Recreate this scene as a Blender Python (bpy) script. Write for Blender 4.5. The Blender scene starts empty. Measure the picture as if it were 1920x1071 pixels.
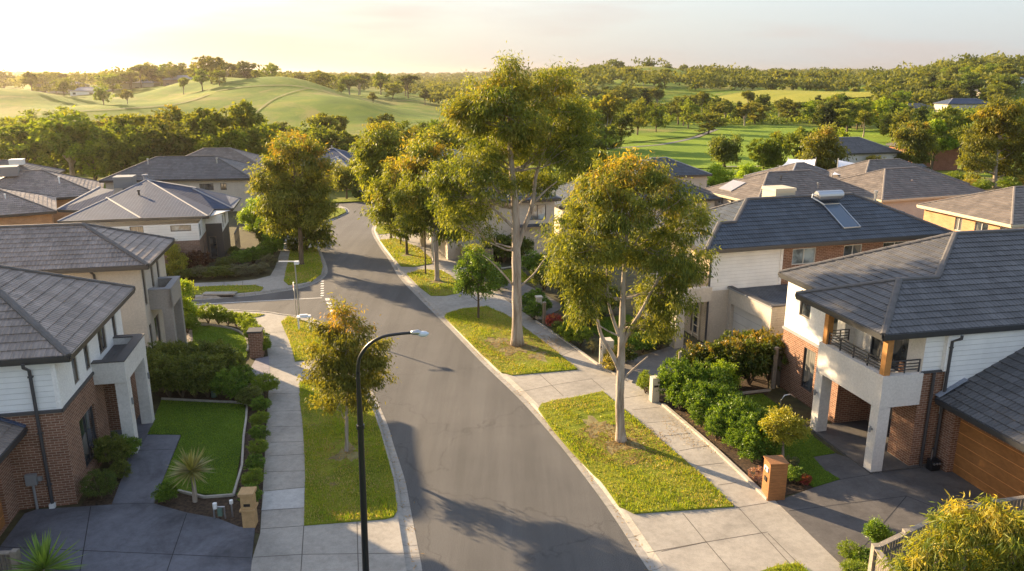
import bpy, bmesh, math, random
import numpy as np
from mathutils import Vector, Matrix
from mathutils.geometry import tessellate_polygon
SC = bpy.context.scene
COL = SC.collection
R = math.radians
# ------------------------------------------------------------------ camera
FPX, CAMH = 1450.0, 14.0
TH = math.atan(395.0 / FPX); CT, ST = math.cos(TH), math.sin(TH)
cam = bpy.data.cameras.new('camera'); co = bpy.data.objects.new('camera', cam); COL.objects.link(co)
co.location = (0, 0, CAMH); co.rotation_euler = (math.pi/2 - TH, 0, 0)
cam.sensor_width = 36; cam.lens = 36 * FPX / 1920; cam.clip_start = 0.3; cam.clip_end = 12000
SC.camera = co
# ------------------------------------------------------------------ sky, sun, exposure
SUN_EL, SUN_AZ = R(17), math.atan2(-0.775, 0.632)      # sun stands ahead-left of the camera
w = bpy.data.worlds.new('World'); SC.world = w; w.use_nodes = True
nt = w.node_tree; nt.nodes.clear()
sky = nt.nodes.new('ShaderNodeTexSky'); sky.sky_type = 'NISHITA'; sky.sun_disc = False
sky.sun_elevation = SUN_EL; sky.sun_rotation = SUN_AZ
sky.air_density = 1.0; sky.dust_density = 1.2; sky.ozone_density = 1.0; sky.altitude = 60
tc = nt.nodes.new('ShaderNodeTexCoord'); mp = nt.nodes.new('ShaderNodeMapping'); mp.inputs['Scale'].default_value = (1.2, 1.2, 9)
nz = nt.nodes.new('ShaderNodeTexNoise'); nz.inputs['Scale'].default_value = 2.3; nz.inputs['Detail'].default_value = 6
rp = nt.nodes.new('ShaderNodeValToRGB'); rp.color_ramp.elements[0].position = .47; rp.color_ramp.elements[1].position = .64
rp.color_ramp.elements[0].color = (0, 0, 0, 1); rp.color_ramp.elements[1].color = (.5, .5, .5, 1)
mxs = nt.nodes.new('ShaderNodeMix'); mxs.data_type = 'RGBA'; mxs.inputs['B'].default_value = (1.36, 1.13, 1.04, 1)
bg = nt.nodes.new('ShaderNodeBackground'); bg.inputs['Strength'].default_value = 0.15
wo = nt.nodes.new('ShaderNodeOutputWorld')
L = nt.links.new
L(tc.outputs['Generated'], mp.inputs['Vector']); L(mp.outputs['Vector'], nz.inputs['Vector']); L(nz.outputs['Fac'], rp.inputs['Fac'])
L(rp.outputs['Color'], mxs.inputs['Factor']); vs = nt.nodes.new('ShaderNodeSeparateXYZ'); L(tc.outputs['Generated'], vs.inputs[0])
vr = nt.nodes.new('ShaderNodeMapRange'); vr.inputs['From Min'].default_value = -.02; vr.inputs['From Max'].default_value = .6; vr.inputs['To Min'].default_value = .985; vr.inputs['To Max'].default_value = .35
veil = nt.nodes.new('ShaderNodeMix'); veil.data_type = 'RGBA'; vrx = nt.nodes.new('ShaderNodeMapRange'); vrx.inputs['From Min'].default_value = -.45; vrx.inputs['From Max'].default_value = .45
vcol = nt.nodes.new('ShaderNodeMix'); vcol.data_type = 'RGBA'; vcol.inputs['A'].default_value = (1.24, 1.13, 1.03, 1); vcol.inputs['B'].default_value = (1.06, 1.15, 1.26, 1)
L(vs.outputs[0], vrx.inputs[0]); L(vrx.outputs[0], vcol.inputs['Factor']); L(vcol.outputs['Result'], veil.inputs['B'])
L(vs.outputs[2], vr.inputs[0]); L(vr.outputs[0], veil.inputs['Factor']); L(sky.outputs['Color'], veil.inputs['A']); L(veil.outputs['Result'], mxs.inputs['A']); L(mxs.outputs['Result'], bg.inputs['Color'])
L(bg.outputs['Background'], wo.inputs['Surface'])
sl = bpy.data.lights.new('sun', 'SUN'); so = bpy.data.objects.new('sun', sl); COL.objects.link(so)
sl.energy = 5.0; sl.angle = R(0.6); sl.color = (1.0, 0.74, 0.44)
sd = Vector((math.sin(SUN_AZ)*math.cos(SUN_EL), math.cos(SUN_AZ)*math.cos(SUN_EL), math.sin(SUN_EL)))
so.rotation_euler = sd.to_track_quat('Z', 'Y').to_euler()
SC.view_settings.view_transform = 'Standard'; SC.view_settings.look = 'None'
SC.view_settings.exposure = 1.9; SC.view_settings.gamma = 1.0
SC.cycles.max_bounces = 8; SC.cycles.diffuse_bounces = 3; SC.cycles.glossy_bounces = 2
SC.cycles.transmission_bounces = 3; SC.cycles.volume_bounces = 0; SC.cycles.transparent_max_bounces = 4

# ------------------------------------------------------------------ helpers
def P(px, py, z=0.0):
    """point of the photograph back to the level z"""
    x = (px-960)/FPX; v = (py-535.5)/FPX
    t = (CAMH-z)/(ST+v*CT)
    return Vector((x*t, (CT-v*ST)*t, z))
def D(px, dist, z):
    """column px at ground distance dist"""
    dz = CAMH - z
    return Vector(((px-960)/FPX*(dist*CT+dz*ST), dist, z))
def zoomed(x0, y0, s, pts): return [(x0+a/s, y0+b/s) for a, b in pts]
def tag(o, label=None, cat=None, group=None, kind=None):
    if label: o['label'] = label
    if cat: o['category'] = cat
    if group: o['group'] = group
    if kind: o['kind'] = kind
    return o
def empty(name, loc=(0, 0, 0), rz=0, label=None, cat=None, group=None, sc=1):
    o = bpy.data.objects.new(name, None); COL.objects.link(o); o.empty_display_size = .3
    o.location = loc; o.rotation_euler = (0, 0, rz); o.scale = (sc, sc, sc)
    return tag(o, label, cat, group)
class MB:
    def __init__(s): s.v = []; s.f = []; s.uv = []; s.mi = []
    def poly(s, pts, uv=None, mi=0):
        i = len(s.v); s.v += [tuple(p) for p in pts]; s.f.append(tuple(range(i, i+len(pts)))); s.uv.append(uv); s.mi.append(mi)
    def box(s, x0, x1, y0, y1, z0, z1, mi=0):
        a = [(x0,y0,z0),(x1,y0,z0),(x1,y1,z0),(x0,y1,z0),(x0,y0,z1),(x1,y0,z1),(x1,y1,z1),(x0,y1,z1)]
        for q in ((3,2,1,0),(4,5,6,7),(0,1,5,4),(1,2,6,5),(2,3,7,6),(3,0,4,7)): s.poly([a[k] for k in q], mi=mi)
        return s
    def bar(s, p, q, w, h, mi=0, up=(0,0,1)):
        p = Vector(p); q = Vector(q); d = (q-p).normalized(); u = Vector(up)
        sd_ = d.cross(u)
        if sd_.length < 1e-4: sd_ = d.cross(Vector((0,1,0)))
        sd_.normalize(); u = sd_.cross(d)
        c = [sd_*a*w/2+u*b*h/2 for a, b in ((-1,-1),(1,-1),(1,1),(-1,1))]
        for k in range(4):
            n = (k+1) % 4; s.poly([p+c[k], p+c[n], q+c[n], q+c[k]][::-1], mi=mi)
        s.poly([p+k for k in c], mi=mi); s.poly([q+k for k in c][::-1], mi=mi)
        return s
    def tube(s, pts, rad, n=8, mi=0, cap=True):
        pts = [Vector(p) for p in pts]; rings = []
        ref = Vector((0.123, 0.99, 0.05))
        for i, p in enumerate(pts):
            d = (pts[min(i+1, len(pts)-1)]-pts[max(i-1, 0)])
            if d.length < 1e-6: d = Vector((0,0,1))
            d.normalize(); a = d.cross(ref)
            if a.length < .05: a = d.cross(Vector((1,0,0)))
            a.normalize(); b = d.cross(a); r = rad[i] if hasattr(rad, '__len__') else rad
            i0 = len(s.v)
            for k in range(n):
                t = 2*math.pi*k/n; s.v.append(tuple(p+a*math.cos(t)*r+b*math.sin(t)*r))
            rings.append(i0)
        for i in range(len(rings)-1):
            for k in range(n):
                m = (k+1) % n
                s.f.append((rings[i]+k, rings[i+1]+k, rings[i+1]+m, rings[i]+m)); s.uv.append(None); s.mi.append(mi)
        if cap:
            s.f.append(tuple(rings[0]+k for k in range(n))); s.uv.append(None); s.mi.append(mi)
            s.f.append(tuple(rings[-1]+k for k in range(n))[::-1]); s.uv.append(None); s.mi.append(mi)
        return s
    def build(s, name, mats, parent=None, smooth=False, bevel=0):
        me = bpy.data.meshes.new(name); me.from_pydata(s.v, [], s.f)
        if not isinstance(mats, (list, tuple)): mats = [mats]
        for m in mats: me.materials.append(m)
        me.polygons.foreach_set('material_index', s.mi)
        uvl = me.uv_layers.new(name='UVMap'); buf = []
        me.update()
        for pl, uv in zip(me.polygons, s.uv):
            if uv: buf += [c for t in uv for c in t]; continue
            n = pl.normal
            if abs(n.z) < .5:
                l = math.hypot(n.x, n.y) or 1; tx, ty = -n.y/l, n.x/l
                for vi in pl.vertices:
                    c = s.v[vi]; buf += [c[0]*tx+c[1]*ty, c[2]]
            else:
                for vi in pl.vertices: c = s.v[vi]; buf += [c[0], c[1]]
        uvl.data.foreach_set('uv', buf)
        if smooth: me.polygons.foreach_set('use_smooth', [True]*len(me.polygons))
        o = bpy.data.objects.new(name, me); COL.objects.link(o)
        if parent: o.parent = parent
        if bevel:
            b = o.modifiers.new('bevel', 'BEVEL'); b.width = bevel; b.segments = 2; b.limit_method = 'ANGLE'
        return o
# ------------------------------------------------------------------ materials
def mat(name, base=(.5,.5,.5), rough=.8, spec=.3, metal=0):
    m = bpy.data.materials.new(name); m.use_nodes = True; b = m.node_tree.nodes['Principled BSDF']
    b.inputs['Base Color'].default_value = (*base, 1); b.inputs['Roughness'].default_value = rough
    b.inputs['Specular IOR Level'].default_value = spec; b.inputs['Metallic'].default_value = metal
    return m
class NT:
    """tiny node graph builder"""
    def __init__(s, m): s.m = m; s.t = m.node_tree; s.b = s.t.nodes['Principled BSDF']
    def n(s, ty, **k):
        o = s.t.nodes.new('ShaderNode'+ty)
        for a, v in k.items():
            if a.startswith('i_'): o.inputs[a[2:].replace('_', ' ')].default_value = v
            else: setattr(o, a, v)
        return o
    def l(s, a, b): s.t.links.new(a, b)
    def coord(s, kind='Object'): return s.n('TexCoord').outputs[kind]
    def noise(s, scale, detail=4, rough=.55, vec=None, dist=0):
        o = s.n('TexNoise'); o.inputs['Scale'].default_value = scale; o.inputs['Detail'].default_value = detail; o.inputs['Roughness'].default_value = rough; o.inputs['Distortion'].default_value = dist
        s.l(vec if vec is not None else s.coord(), o.inputs['Vector']); return o.outputs['Fac']
    def ramp(s, fac, stops):
        o = s.n('ValToRGB'); e = o.color_ramp.elements
        while len(e) < len(stops): e.new(.5)
        for i, (p, c) in enumerate(stops):
            e[i].position = p; e[i].color = (*c, 1) if hasattr(c, '__len__') else (c, c, c, 1)
        s.l(fac, o.inputs['Fac']); return o.outputs['Color']
    def mix(s, f, a, b, mode='MIX'):
        o = s.n('Mix', data_type='RGBA', blend_type=mode)
        for k, v in (('Factor', f), ('A', a), ('B', b)):
            if hasattr(v, 'is_linked'): s.l(v, o.inputs[k])
            elif k == 'Factor': o.inputs[k].default_value = v
            else: o.inputs[k].default_value = (*v, 1)
        return o.outputs['Result']
    def math(s, op, a, b=None, c=None):
        o = s.n('Math', operation=op)
        for i, v in enumerate((a, b, c)):
            if v is None: continue
            if hasattr(v, 'is_linked'): s.l(v, o.inputs[i])
            else: o.inputs[i].default_value = v
        return o.outputs[0]
    def sep(s, vec): o = s.n('SeparateXYZ'); s.l(vec, o.inputs[0]); return o.outputs
    def comb(s, x, y, z=0):
        o = s.n('CombineXYZ')
        for i, v in enumerate((x, y, z)):
            if hasattr(v, 'is_linked'): s.l(v, o.inputs[i])
            else: o.inputs[i].default_value = v
        return o.outputs[0]
    def bump(s, h, st=.3, d=.02, prev=None):
        o = s.n('Bump'); o.inputs['Strength'].default_value = st; o.inputs['Distance'].default_value = d
        s.l(h, o.inputs['Height'])
        if prev is not None: s.l(prev, o.inputs['Normal'])
        s.l(o.outputs[0], s.b.inputs['Normal']); return o.outputs[0]
    def col(s, c): s.l(c, s.b.inputs['Base Color'])
def tone(c, k): return tuple(min(1, x*k) for x in c)
def m_noisy(name, c, var=.25, scale=3, rough=.85, bump=.2, bscale=60, coord='Object', spec=.3, c2=None):
    m = mat(name, c, rough, spec); g = NT(m); v = g.coord(coord)
    f = g.noise(scale, 6, .6, v); f2 = g.noise(scale*11, 3, .5, v)
    a = g.ramp(f, [(.3, tone(c, 1-var)), (.7, c2 or tone(c, 1+var))])
    g.col(g.mix(.35, a, g.mix(1, a, g.ramp(f2, [(.3, .7), (.7, 1.25)]), 'MULTIPLY')))
    g.bump(g.noise(bscale, 3, .6, v), bump, .01); return m
def m_asphalt():
    m = mat('asphalt', (.06,)*3, .82, .35); g = NT(m); v = g.coord()
    big = g.ramp(g.noise(.22, 5, .6, v), [(.3, (.078,.076,.075)), (.7, (.105,.101,.098))])
    sp = g.ramp(g.noise(42, 2, .7, v), [(.32, .5), (.5, 1.0), (.72, 1.7)])
    c = g.mix(1, big, sp, 'MULTIPLY')
    mp = g.n('Mapping'); mp.inputs['Rotation'].default_value = (0, 0, R(-12)); mp.inputs['Scale'].default_value = (.9, .05, 1); g.l(v, mp.inputs['Vector'])
    st = g.ramp(g.noise(1.3, 4, .6, mp.outputs[0]), [(.4, .82), (.6, 1.08)])
    c = g.mix(.8, c, g.mix(1, c, st, 'MULTIPLY'))
    vo = g.n('TexVoronoi', feature='DISTANCE_TO_EDGE'); vo.inputs['Scale'].default_value = .16
    dn = g.n('Mix', data_type='VECTOR'); dn.inputs['Factor'].default_value = .12
    nn = g.n('TexNoise'); nn.inputs['Scale'].default_value = 1.1; nn.inputs['Detail'].default_value = 5; g.l(v, nn.inputs['Vector'])
    vm = g.n('VectorMath', operation='MULTIPLY_ADD'); g.l(nn.outputs['Color'], vm.inputs[0]); vm.inputs[1].default_value = (2.2, 2.2, 0); g.l(v, vm.inputs[2])
    g.l(vm.outputs[0], vo.inputs['Vector'])
    cr = g.ramp(vo.outputs['Distance'], [(0, .6), (.006, 1.0)])
    c = g.mix(.75, c, g.mix(1, c, cr, 'MULTIPLY'))
    g.col(c); g.bump(g.noise(70, 3, .7, v), .5, .012); return m
def m_concrete(name, c, stain=.25):
    m = mat(name, c, .8, .3); g = NT(m); v = g.coord()
    a = g.ramp(g.noise(.45, 6, .65, v, .6), [(.28, tone(c, 1-stain)), (.5, c), (.75, tone(c, 1+stain*.55))])
    b = g.ramp(g.noise(5, 6, .7, v), [(.3, .8), (.6, 1.06)])
    d = g.ramp(g.noise(55, 2, .6, v), [(.3, .88), (.7, 1.1)])
    g.col(g.mix(1, g.mix(1, a, b, 'MULTIPLY'), d, 'MULTIPLY')); g.bump(g.noise(40, 3, .6, v), .25, .006); return m
def m_brick(name, c1, c2, mortar, bw=.25, bh=.09):
    m = mat(name, c1, .88, .2); g = NT(m); v = g.coord('UV')
    b = g.n('TexBrick'); b.offset = .5; b.inputs['Scale'].default_value = 1
    b.inputs['Brick Width'].default_value = bw; b.inputs['Row Height'].default_value = bh; b.inputs['Mortar Size'].default_value = .009
    b.inputs['Mortar Smooth'].default_value = .2; b.inputs['Bias'].default_value = 0
    b.inputs['Color1'].default_value = (*c1, 1); b.inputs['Color2'].default_value = (*c2, 1); b.inputs['Mortar'].default_value = (*mortar, 1)
    g.l(v, b.inputs['Vector'])
    n = g.ramp(g.noise(1.2, 5, .6, v), [(.3, .82), (.7, 1.12)]); n2 = g.ramp(g.noise(30, 3, .6, v), [(.3, .8), (.7, 1.2)])
    g.col(g.mix(1, g.mix(1, b.outputs['Color'], n, 'MULTIPLY'), n2, 'MULTIPLY'))
    g.bump(g.math('SUBTRACT', 1, b.outputs['Fac']), .7, .012); return m
def m_boards(name, c, pitch=.2, vert=False, depth=.02, dark=.55, coord='UV', rough=.6, var=.06, grain=None):
    m = mat(name, c, rough, .35); g = NT(m); uv = g.coord(coord); s_ = g.sep(uv)
    a = s_[0 if vert else 1]
    fr = g.math('FRACT', g.math('DIVIDE', a, pitch))
    ln = g.ramp(fr, [(0, 1), (.02, 1), (.07, 0), (1, 0)])
    k = g.ramp(g.noise(1.1, 6, .6, uv), [(.3, tone(c, 1-var*1.5)), (.7, tone(c, 1+var))]); mg = g.n('Mapping'); mg.inputs['Scale'].default_value = (1.3, .35, 1); g.l(uv, mg.inputs['Vector']); k = g.mix(.35, k, g.mix(1, k, g.ramp(g.noise(.7, 3, .5, mg.outputs[0]), [(.35, .8), (.6, 1.0)]), 'MULTIPLY'))
    if grain:
        mpn = g.n('Mapping'); mpn.inputs['Scale'].default_value = (1.2, 1/pitch, 1) if not vert else (1/pitch, 1.2, 1); g.l(uv, mpn.inputs['Vector'])
        k = g.mix(1, k, g.ramp(g.noise(3, 5, .7, mpn.outputs[0]), [(.3, 1-grain), (.7, 1+grain)]), 'MULTIPLY')
    g.col(g.mix(ln, k, tone(c, dark)))
    g.bump(g.math('SUBTRACT', fr, g.math('MULTIPLY', ln, 1)), .55, depth); return m
def m_tile(name, c, var=.2, tw=.32, th=.34, wave=.5):
    """concrete roof tiles: UV is metres along the eave and up the slope"""
    m = mat(name, c, .62, .4); g = NT(m); uv = g.coord('UV'); s_ = g.sep(uv)
    row = g.math('FLOOR', g.math('DIVIDE', s_[1], th))
    us = g.math('ADD', s_[0], g.math('MULTIPLY', g.math('MODULO', row, 2), tw/2))
    cu = g.math('FLOOR', g.math('DIVIDE', us, tw)); fu = g.math('FRACT', g.math('DIVIDE', us, tw))
    wn = g.n('TexWhiteNoise', noise_dimensions='2D'); g.l(g.comb(cu, row), wn.inputs['Vector'])
    k = g.ramp(wn.outputs['Value'], [(0, tone(c, 1-var)), (1, tone(c, 1+var))])
    k = g.mix(1, k, g.ramp(g.noise(.7, 6, .65, uv), [(.3, .72), (.7, 1.22)]), 'MULTIPLY'); k = g.mix(g.ramp(g.noise(2.6, 7, .75, uv, .4), [(.6, 0), (.72, .55)]), k, tone(c, 1.9))
    k = g.mix(1, k, g.ramp(g.noise(24, 3, .6, uv), [(.3, .84), (.7, 1.14)]), 'MULTIPLY')
    edge = g.ramp(fu, [(0, 0), (.04, .0), (.1, 1), (1, 1)])
    g.col(g.mix(g.math('MULTIPLY', g.math('SUBTRACT', 1, edge), .5), k, tone(c, .35)))
    h = g.math('ADD', edge, g.math('MULTIPLY', g.math('SINE', g.math('MULTIPLY', fu, 12.566)), wave))
    g.bump(h, .6, .02); return m
def m_metalroof(name, c, pitch=.25):
    m = mat(name, c, .8, .12, 0); g = NT(m); uv = g.coord('UV'); s_ = g.sep(uv)
    fu = g.math('FRACT', g.math('DIVIDE', s_[0], pitch)); rib = g.ramp(fu, [(0, 0), (.06, 1), (.16, 1), (.22, 0)])
    g.col(g.mix(1, g.ramp(g.noise(.8, 5, .6, uv), [(.3, tone(c, .86)), (.7, tone(c, 1.12))]), g.ramp(rib, [(0, 1), (1, 1.18)]), 'MULTIPLY'))
    g.bump(rib, .6, .03); return m
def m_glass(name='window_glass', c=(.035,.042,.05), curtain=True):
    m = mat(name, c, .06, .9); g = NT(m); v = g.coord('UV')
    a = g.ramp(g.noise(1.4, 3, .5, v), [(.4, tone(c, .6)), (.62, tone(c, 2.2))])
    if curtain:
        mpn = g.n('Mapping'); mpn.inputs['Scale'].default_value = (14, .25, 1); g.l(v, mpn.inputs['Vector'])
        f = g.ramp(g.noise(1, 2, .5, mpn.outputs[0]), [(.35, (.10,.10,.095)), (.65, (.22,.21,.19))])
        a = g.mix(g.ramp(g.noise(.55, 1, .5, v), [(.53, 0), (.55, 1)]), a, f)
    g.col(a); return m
def m_grass(name, stops, scale=.35, patch=None):
    m = mat(name, (.06,.09,.02), .95, .1); g = NT(m); v = g.coord()
    c = g.ramp(g.noise(scale, 7, .68, v, .3), stops)
    if patch: c = g.mix(g.ramp(g.noise(patch[0], 6, .72, v, .5), [(patch[1], 0), (patch[1]+.1, 1)]), c, patch[2])
    c = g.mix(1, c, g.ramp(g.noise(17, 5, .75, v), [(.28, .5), (.5, 1), (.72, 1.5)]), 'MULTIPLY')
    g.col(c); g.bump(g.noise(26, 5, .8, v), 1.0, .06); return m
def m_leaf(name, gloss=.2, trans=.39, rough=.55, vary=False):
    m = bpy.data.materials.new(name); m.use_nodes = True; t = m.node_tree; t.nodes.clear()
    at = t.nodes.new('ShaderNodeAttribute'); at.attribute_name = 'tint'
    df = t.nodes.new('ShaderNodeBsdfPrincipled'); df.inputs['Roughness'].default_value = rough; df.inputs['Specular IOR Level'].default_value = gloss
    tr = t.nodes.new('ShaderNodeBsdfTranslucent'); mx = t.nodes.new('ShaderNodeMixShader'); mx.inputs[0].default_value = trans
    hs = t.nodes.new('ShaderNodeMix'); hs.data_type = 'RGBA'; hs.blend_type = 'MULTIPLY'; hs.inputs['Factor'].default_value = 1
    hs.inputs['B'].default_value = (2.1, 1.85, .5, 1)
    o = t.nodes.new('ShaderNodeOutputMaterial'); l = t.links.new
    src = at.outputs['Color']
    if vary:
        oi = t.nodes.new('ShaderNodeObjectInfo'); rp_ = t.nodes.new('ShaderNodeValToRGB'); e = rp_.color_ramp.elements; e[0].position = 0; e[0].color = (.75, .75, .85, 1); e[1].position = 1; e[1].color = (1.1, 1.0, .9, 1)
        for p_, c_ in ((.25, (1.0, 1.0, .9, 1)), (.45, (1.3, 1.3, .85, 1)), (.6, (.85, .95, .8, 1)), (.75, (1.5, 1.75, .75, 1)), (.88, (1.25, 1.12, .9, 1))): q_ = e.new(p_); q_.color = c_
        mm = t.nodes.new('ShaderNodeMix'); mm.data_type = 'RGBA'; mm.blend_type = 'MULTIPLY'; mm.inputs['Factor'].default_value = 1
        l(oi.outputs['Random'], rp_.inputs['Fac']); l(src, mm.inputs['A']); l(rp_.outputs['Color'], mm.inputs['B']); src = mm.outputs['Result']
    l(src, df.inputs['Base Color']); l(src, hs.inputs['A']); l(hs.outputs['Result'], tr.inputs['Color'])
    l(df.outputs[0], mx.inputs[1]); l(tr.outputs[0], mx.inputs[2]); l(mx.outputs[0], o.inputs['Surface']); return m
def m_bark(name, c1, c2, c3, sc=1):
    m = mat(name, c1, .85, .2); g = NT(m); v = g.coord()
    mpn = g.n('Mapping'); mpn.inputs['Scale'].default_value = (3.5*sc, 3.5*sc, .55*sc); g.l(v, mpn.inputs['Vector'])
    f = g.noise(1.5, 6, .65, mpn.outputs[0], .7)
    c = g.ramp(f, [(.3, c3), (.42, c2), (.6, c1), (.8, tone(c1, 1.15))])
    g.col(c); g.bump(g.noise(4, 6, .7, mpn.outputs[0]), .6, .03); return m
M = dict(
 asphalt=m_asphalt(), concrete=m_concrete('footpath_concrete', (.32,.295,.258)), kerbc=m_concrete('kerb_concrete', (.31,.29,.26)),
 joint=mat('joint', (.12,.105,.09), .95, .1), joint_d=mat('drive_joint', (.045,.045,.048), .9, .1),
 drive=m_concrete('dark_stamped_concrete', (.118,.12,.138), .55), drive2=m_concrete('warm_dark_concrete', (.105,.098,.095), .35),
 drive3=m_concrete('grey_drive', (.17,.155,.14), .3),
 mulch=m_noisy('bark_mulch', (.035,.025,.018), .5, 9, .95, .9, 45, c2=(.10,.065,.04)),
 dirt=m_noisy('garden_soil', (.075,.06,.035), .4, 2, .95, .6, 30, c2=(.09,.085,.035)),
 white=m_boards('white_weatherboard', (.80,.80,.78), .19), white_r=m_noisy('white_render', (.78,.76,.72), .05, 1.2, .8, .1),
 cream=m_noisy('cream_render', (.52,.46,.38), .08, 1.1, .85, .12), grey_r=m_noisy('grey_render', (.29,.265,.235), .07, 1.1, .85, .12),
 pgrey=m_noisy('pale_grey_render', (.60,.57,.53), .07, 1.1, .85, .12),
 brick=m_brick('brown_brick', (.17,.082,.052), (.25,.125,.08), (.42,.33,.25)),
 brick3=m_brick('dusky_brick', (.17,.11,.085), (.23,.15,.115), (.30,.25,.21), .3, .11),
 obrick=m_brick('orange_brick', (.48,.24,.11), (.56,.30,.15), (.5,.36,.24), .25, .09), rbrick=m_brick('red_brick', (.30,.115,.07), (.36,.15,.09), (.4,.25,.18)),
 beigeb=m_brick('beige_blockwork', (.42,.335,.235), (.47,.38,.27), (.34,.27,.19), .42, .1), limb=m_brick('cream_blockwork', (.46,.42,.36), (.50,.46,.40), (.38,.34,.29), .42, .12),
 tile_g=m_tile('charcoal_roof_tile', (.088,.087,.09)), tile_l=m_tile('grey_roof_tile', (.225,.19,.168), wave=.9), tile_b=m_tile('slate_blue_roof_tile', (.055,.066,.082)),
 tile_t=m_tile('taupe_roof_tile', (.15,.125,.105)), cap=m_noisy('ridge_mortar_cap', (.105,.098,.094), .2, 3, .7, .3), cap_t=m_noisy('taupe_ridge_cap', (.19,.165,.145), .15, 3, .7, .3),
 cap_w=mat('pale_ridge_cap', (.26,.26,.27), .7), metal=m_metalroof('blue_grey_metal_roof', (.055,.075,.12)), metal_l=m_metalroof('pale_metal_roof', (.24,.26,.30)),
 gutter=mat('charcoal_gutter', (.035,.036,.04), .4, .5), fascia_w=mat('cream_fascia', (.55,.47,.34), .5), pipe=mat('charcoal_downpipe', (.05,.05,.055), .45, .5), trim=mat('dark_trim', (.07,.068,.07), .6),
 frame=mat('charcoal_window_frame', (.045,.045,.05), .4, .5), frame_w=mat('pale_window_frame', (.5,.5,.48), .5), frame_t=mat('bronze_window_frame', (.16,.13,.10), .5),
 glass=m_glass(), glass_p=m_glass('pale_window_glass', (.16,.20,.22), False), timber=m_boards('honey_timber_post', (.42,.20,.06), .8, True, grain=.25),
 gdoor=m_boards('cedar_garage_panels', (.30,.135,.045), .42, dark=2.6, grain=.22, rough=.45), gdoor_w=m_boards('white_garage_panels', (.60,.57,.52), .45), mbox=m_boards('timber_letterbox', (.32,.145,.055), .12, grain=.3),
 soffit=mat('white_soffit', (.55,.53,.5), .8), steel=mat('galvanised_steel', (.45,.45,.46), .35, .5, .8), black=mat('black_pole_paint', (.012,.014,.018), .35, .5), white_p=mat('white_paint', (.72,.72,.70), .6),
 lens=mat('lamp_lens', (.55,.60,.66), .15, .8), stone=m_noisy('sandstone', (.42,.27,.13), .15, 5, .85, .3), stone_p=m_noisy('pale_stone', (.50,.44,.35), .12, 5, .85, .3),
 paling=m_boards('grey_paling', (.18,.155,.125), .13, True, dark=.3, grain=.35), fcap=m_noisy('fence_capping', (.25,.215,.175), .2, 8, .85, .2), slatf=m_boards('slat_screen', (.25,.19,.13), .5, True, dark=.25),
 edging=m_concrete('edging_concrete', (.40,.365,.31)), paint=m_noisy('road_paint', (.62,.61,.58), .18, 6, .7, .1), solar=mat('solar_glass', (.05,.085,.13), .12, .8), solar2=mat('grey_solar', (.30,.29,.29), .25, .7),
 dryg=m_noisy('dry_track', (.17,.17,.05), .3, .3, .95, .3, 3, c2=(.20,.19,.07)),
 bare=m_noisy('bare_soil', (.22,.17,.085), .4, 2.5, .95, .9, 30, c2=(.26,.23,.09)),
 lawn=m_grass('lawn', [(.3, (.07,.12,.016)), (.55, (.11,.175,.02)), (.75, (.16,.21,.03))]),
 verge=m_grass('verge_turf', [(.28, (.10,.135,.014)), (.5, (.19,.22,.022)), (.72, (.28,.265,.045))], .5, (.55, .6, (.22,.16,.085))),
 bark=m_bark('pale_gum_bark', (.42,.36,.30), (.27,.215,.165), (.13,.09,.065), .8), bark_b=m_bark('brown_bark', (.17,.13,.09), (.10,.075,.05), (.055,.04,.03)),
 leaf=m_leaf('gum_leaf'), leaf_s=m_leaf('shrub_leaf', .3, .3, .45), leaf_f=m_leaf('far_leaf', .1, .3, .8, True),
 carp=mat('dark_car_paint', (.02,.022,.028), .2, .7), carg=mat('car_glass', (.02,.025,.03), .05, .9), tyre=mat('tyre_rubber', (.02,.02,.02), .8), red=mat('tail_lamp', (.35,.02,.02), .3), carw=mat('white_car_paint', (.6,.6,.6), .25, .6),
 sail=mat('white_shade_cloth', (.62,.64,.68), .7), plast=mat('green_plastic', (.10,.16,.13), .6), grey=mat('grey_box', (.22,.22,.22), .6), copper=mat('copper_pipe', (.45,.22,.12), .4, .5, .6), dark=mat('shade_interior', (.025,.022,.02), .9),
)
# ------------------------------------------------------------------ terrain
def sst(a, b, x):
    t = np.clip((x-a)/(b-a), 0, 1); return t*t*(3-2*t)
def terr(X, Y):
    X = np.asarray(X, float); Y = np.asarray(Y, float); q = X/np.maximum(Y, 60)
    side = sst(-40, 20, X)
    h = -0.06 - (5-1.5*side)*sst(98, 170, Y)
    A = 13.2*sst(-.02, -.30, q)*(1-.20*sst(-.31, -.50, q))
    h = h + A*sst(228, 425, Y)*(1-.28*sst(450, 640, Y))
    right = sst(-.06, .08, q)
    h = h + 9.0*sst(300, 540, Y)*right
    h = h + 9.5*sst(.43, .62, q)*sst(215, 420, Y)
    h = h + 13.5*np.exp(-((X-112)/54)**2-((Y-690)/75)**2)
    h = h + 7*np.exp(-((X-270)/90)**2-((Y-900)/120)**2)
    h = h + 12*sst(1000, 2100, Y)*(1-.45*sst(-.1, -.3, q))
    am = sst(200, 420, Y)
    h = h + am*(1.8*np.sin(X/47+1.1)*np.cos(Y/43)+1.5*np.sin(X/27+Y/31)+.35*np.sin(X/9.7)*np.sin(Y/13.1+X/31))
    h = h + sst(235, 330, Y)*(1-sst(430, 520, Y))*sst(-.1, -.2, q)*(2.2*np.sin((X*1.0+Y*.75)/24+.6)+1.0*np.sin((X-Y*.5)/13))
    h = h + 5.5*np.exp(-((X+138)/48)**2-((Y-312)/34)**2) + 4*np.exp(-((X+215)/50)**2-((Y-345)/30)**2)
    h = h + sst(900, 1500, Y)*(4*np.sin(X/260+.7)+3*np.sin(X/131+Y/300))
    return h
def T1(x, y): return float(terr(x, y))
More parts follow.
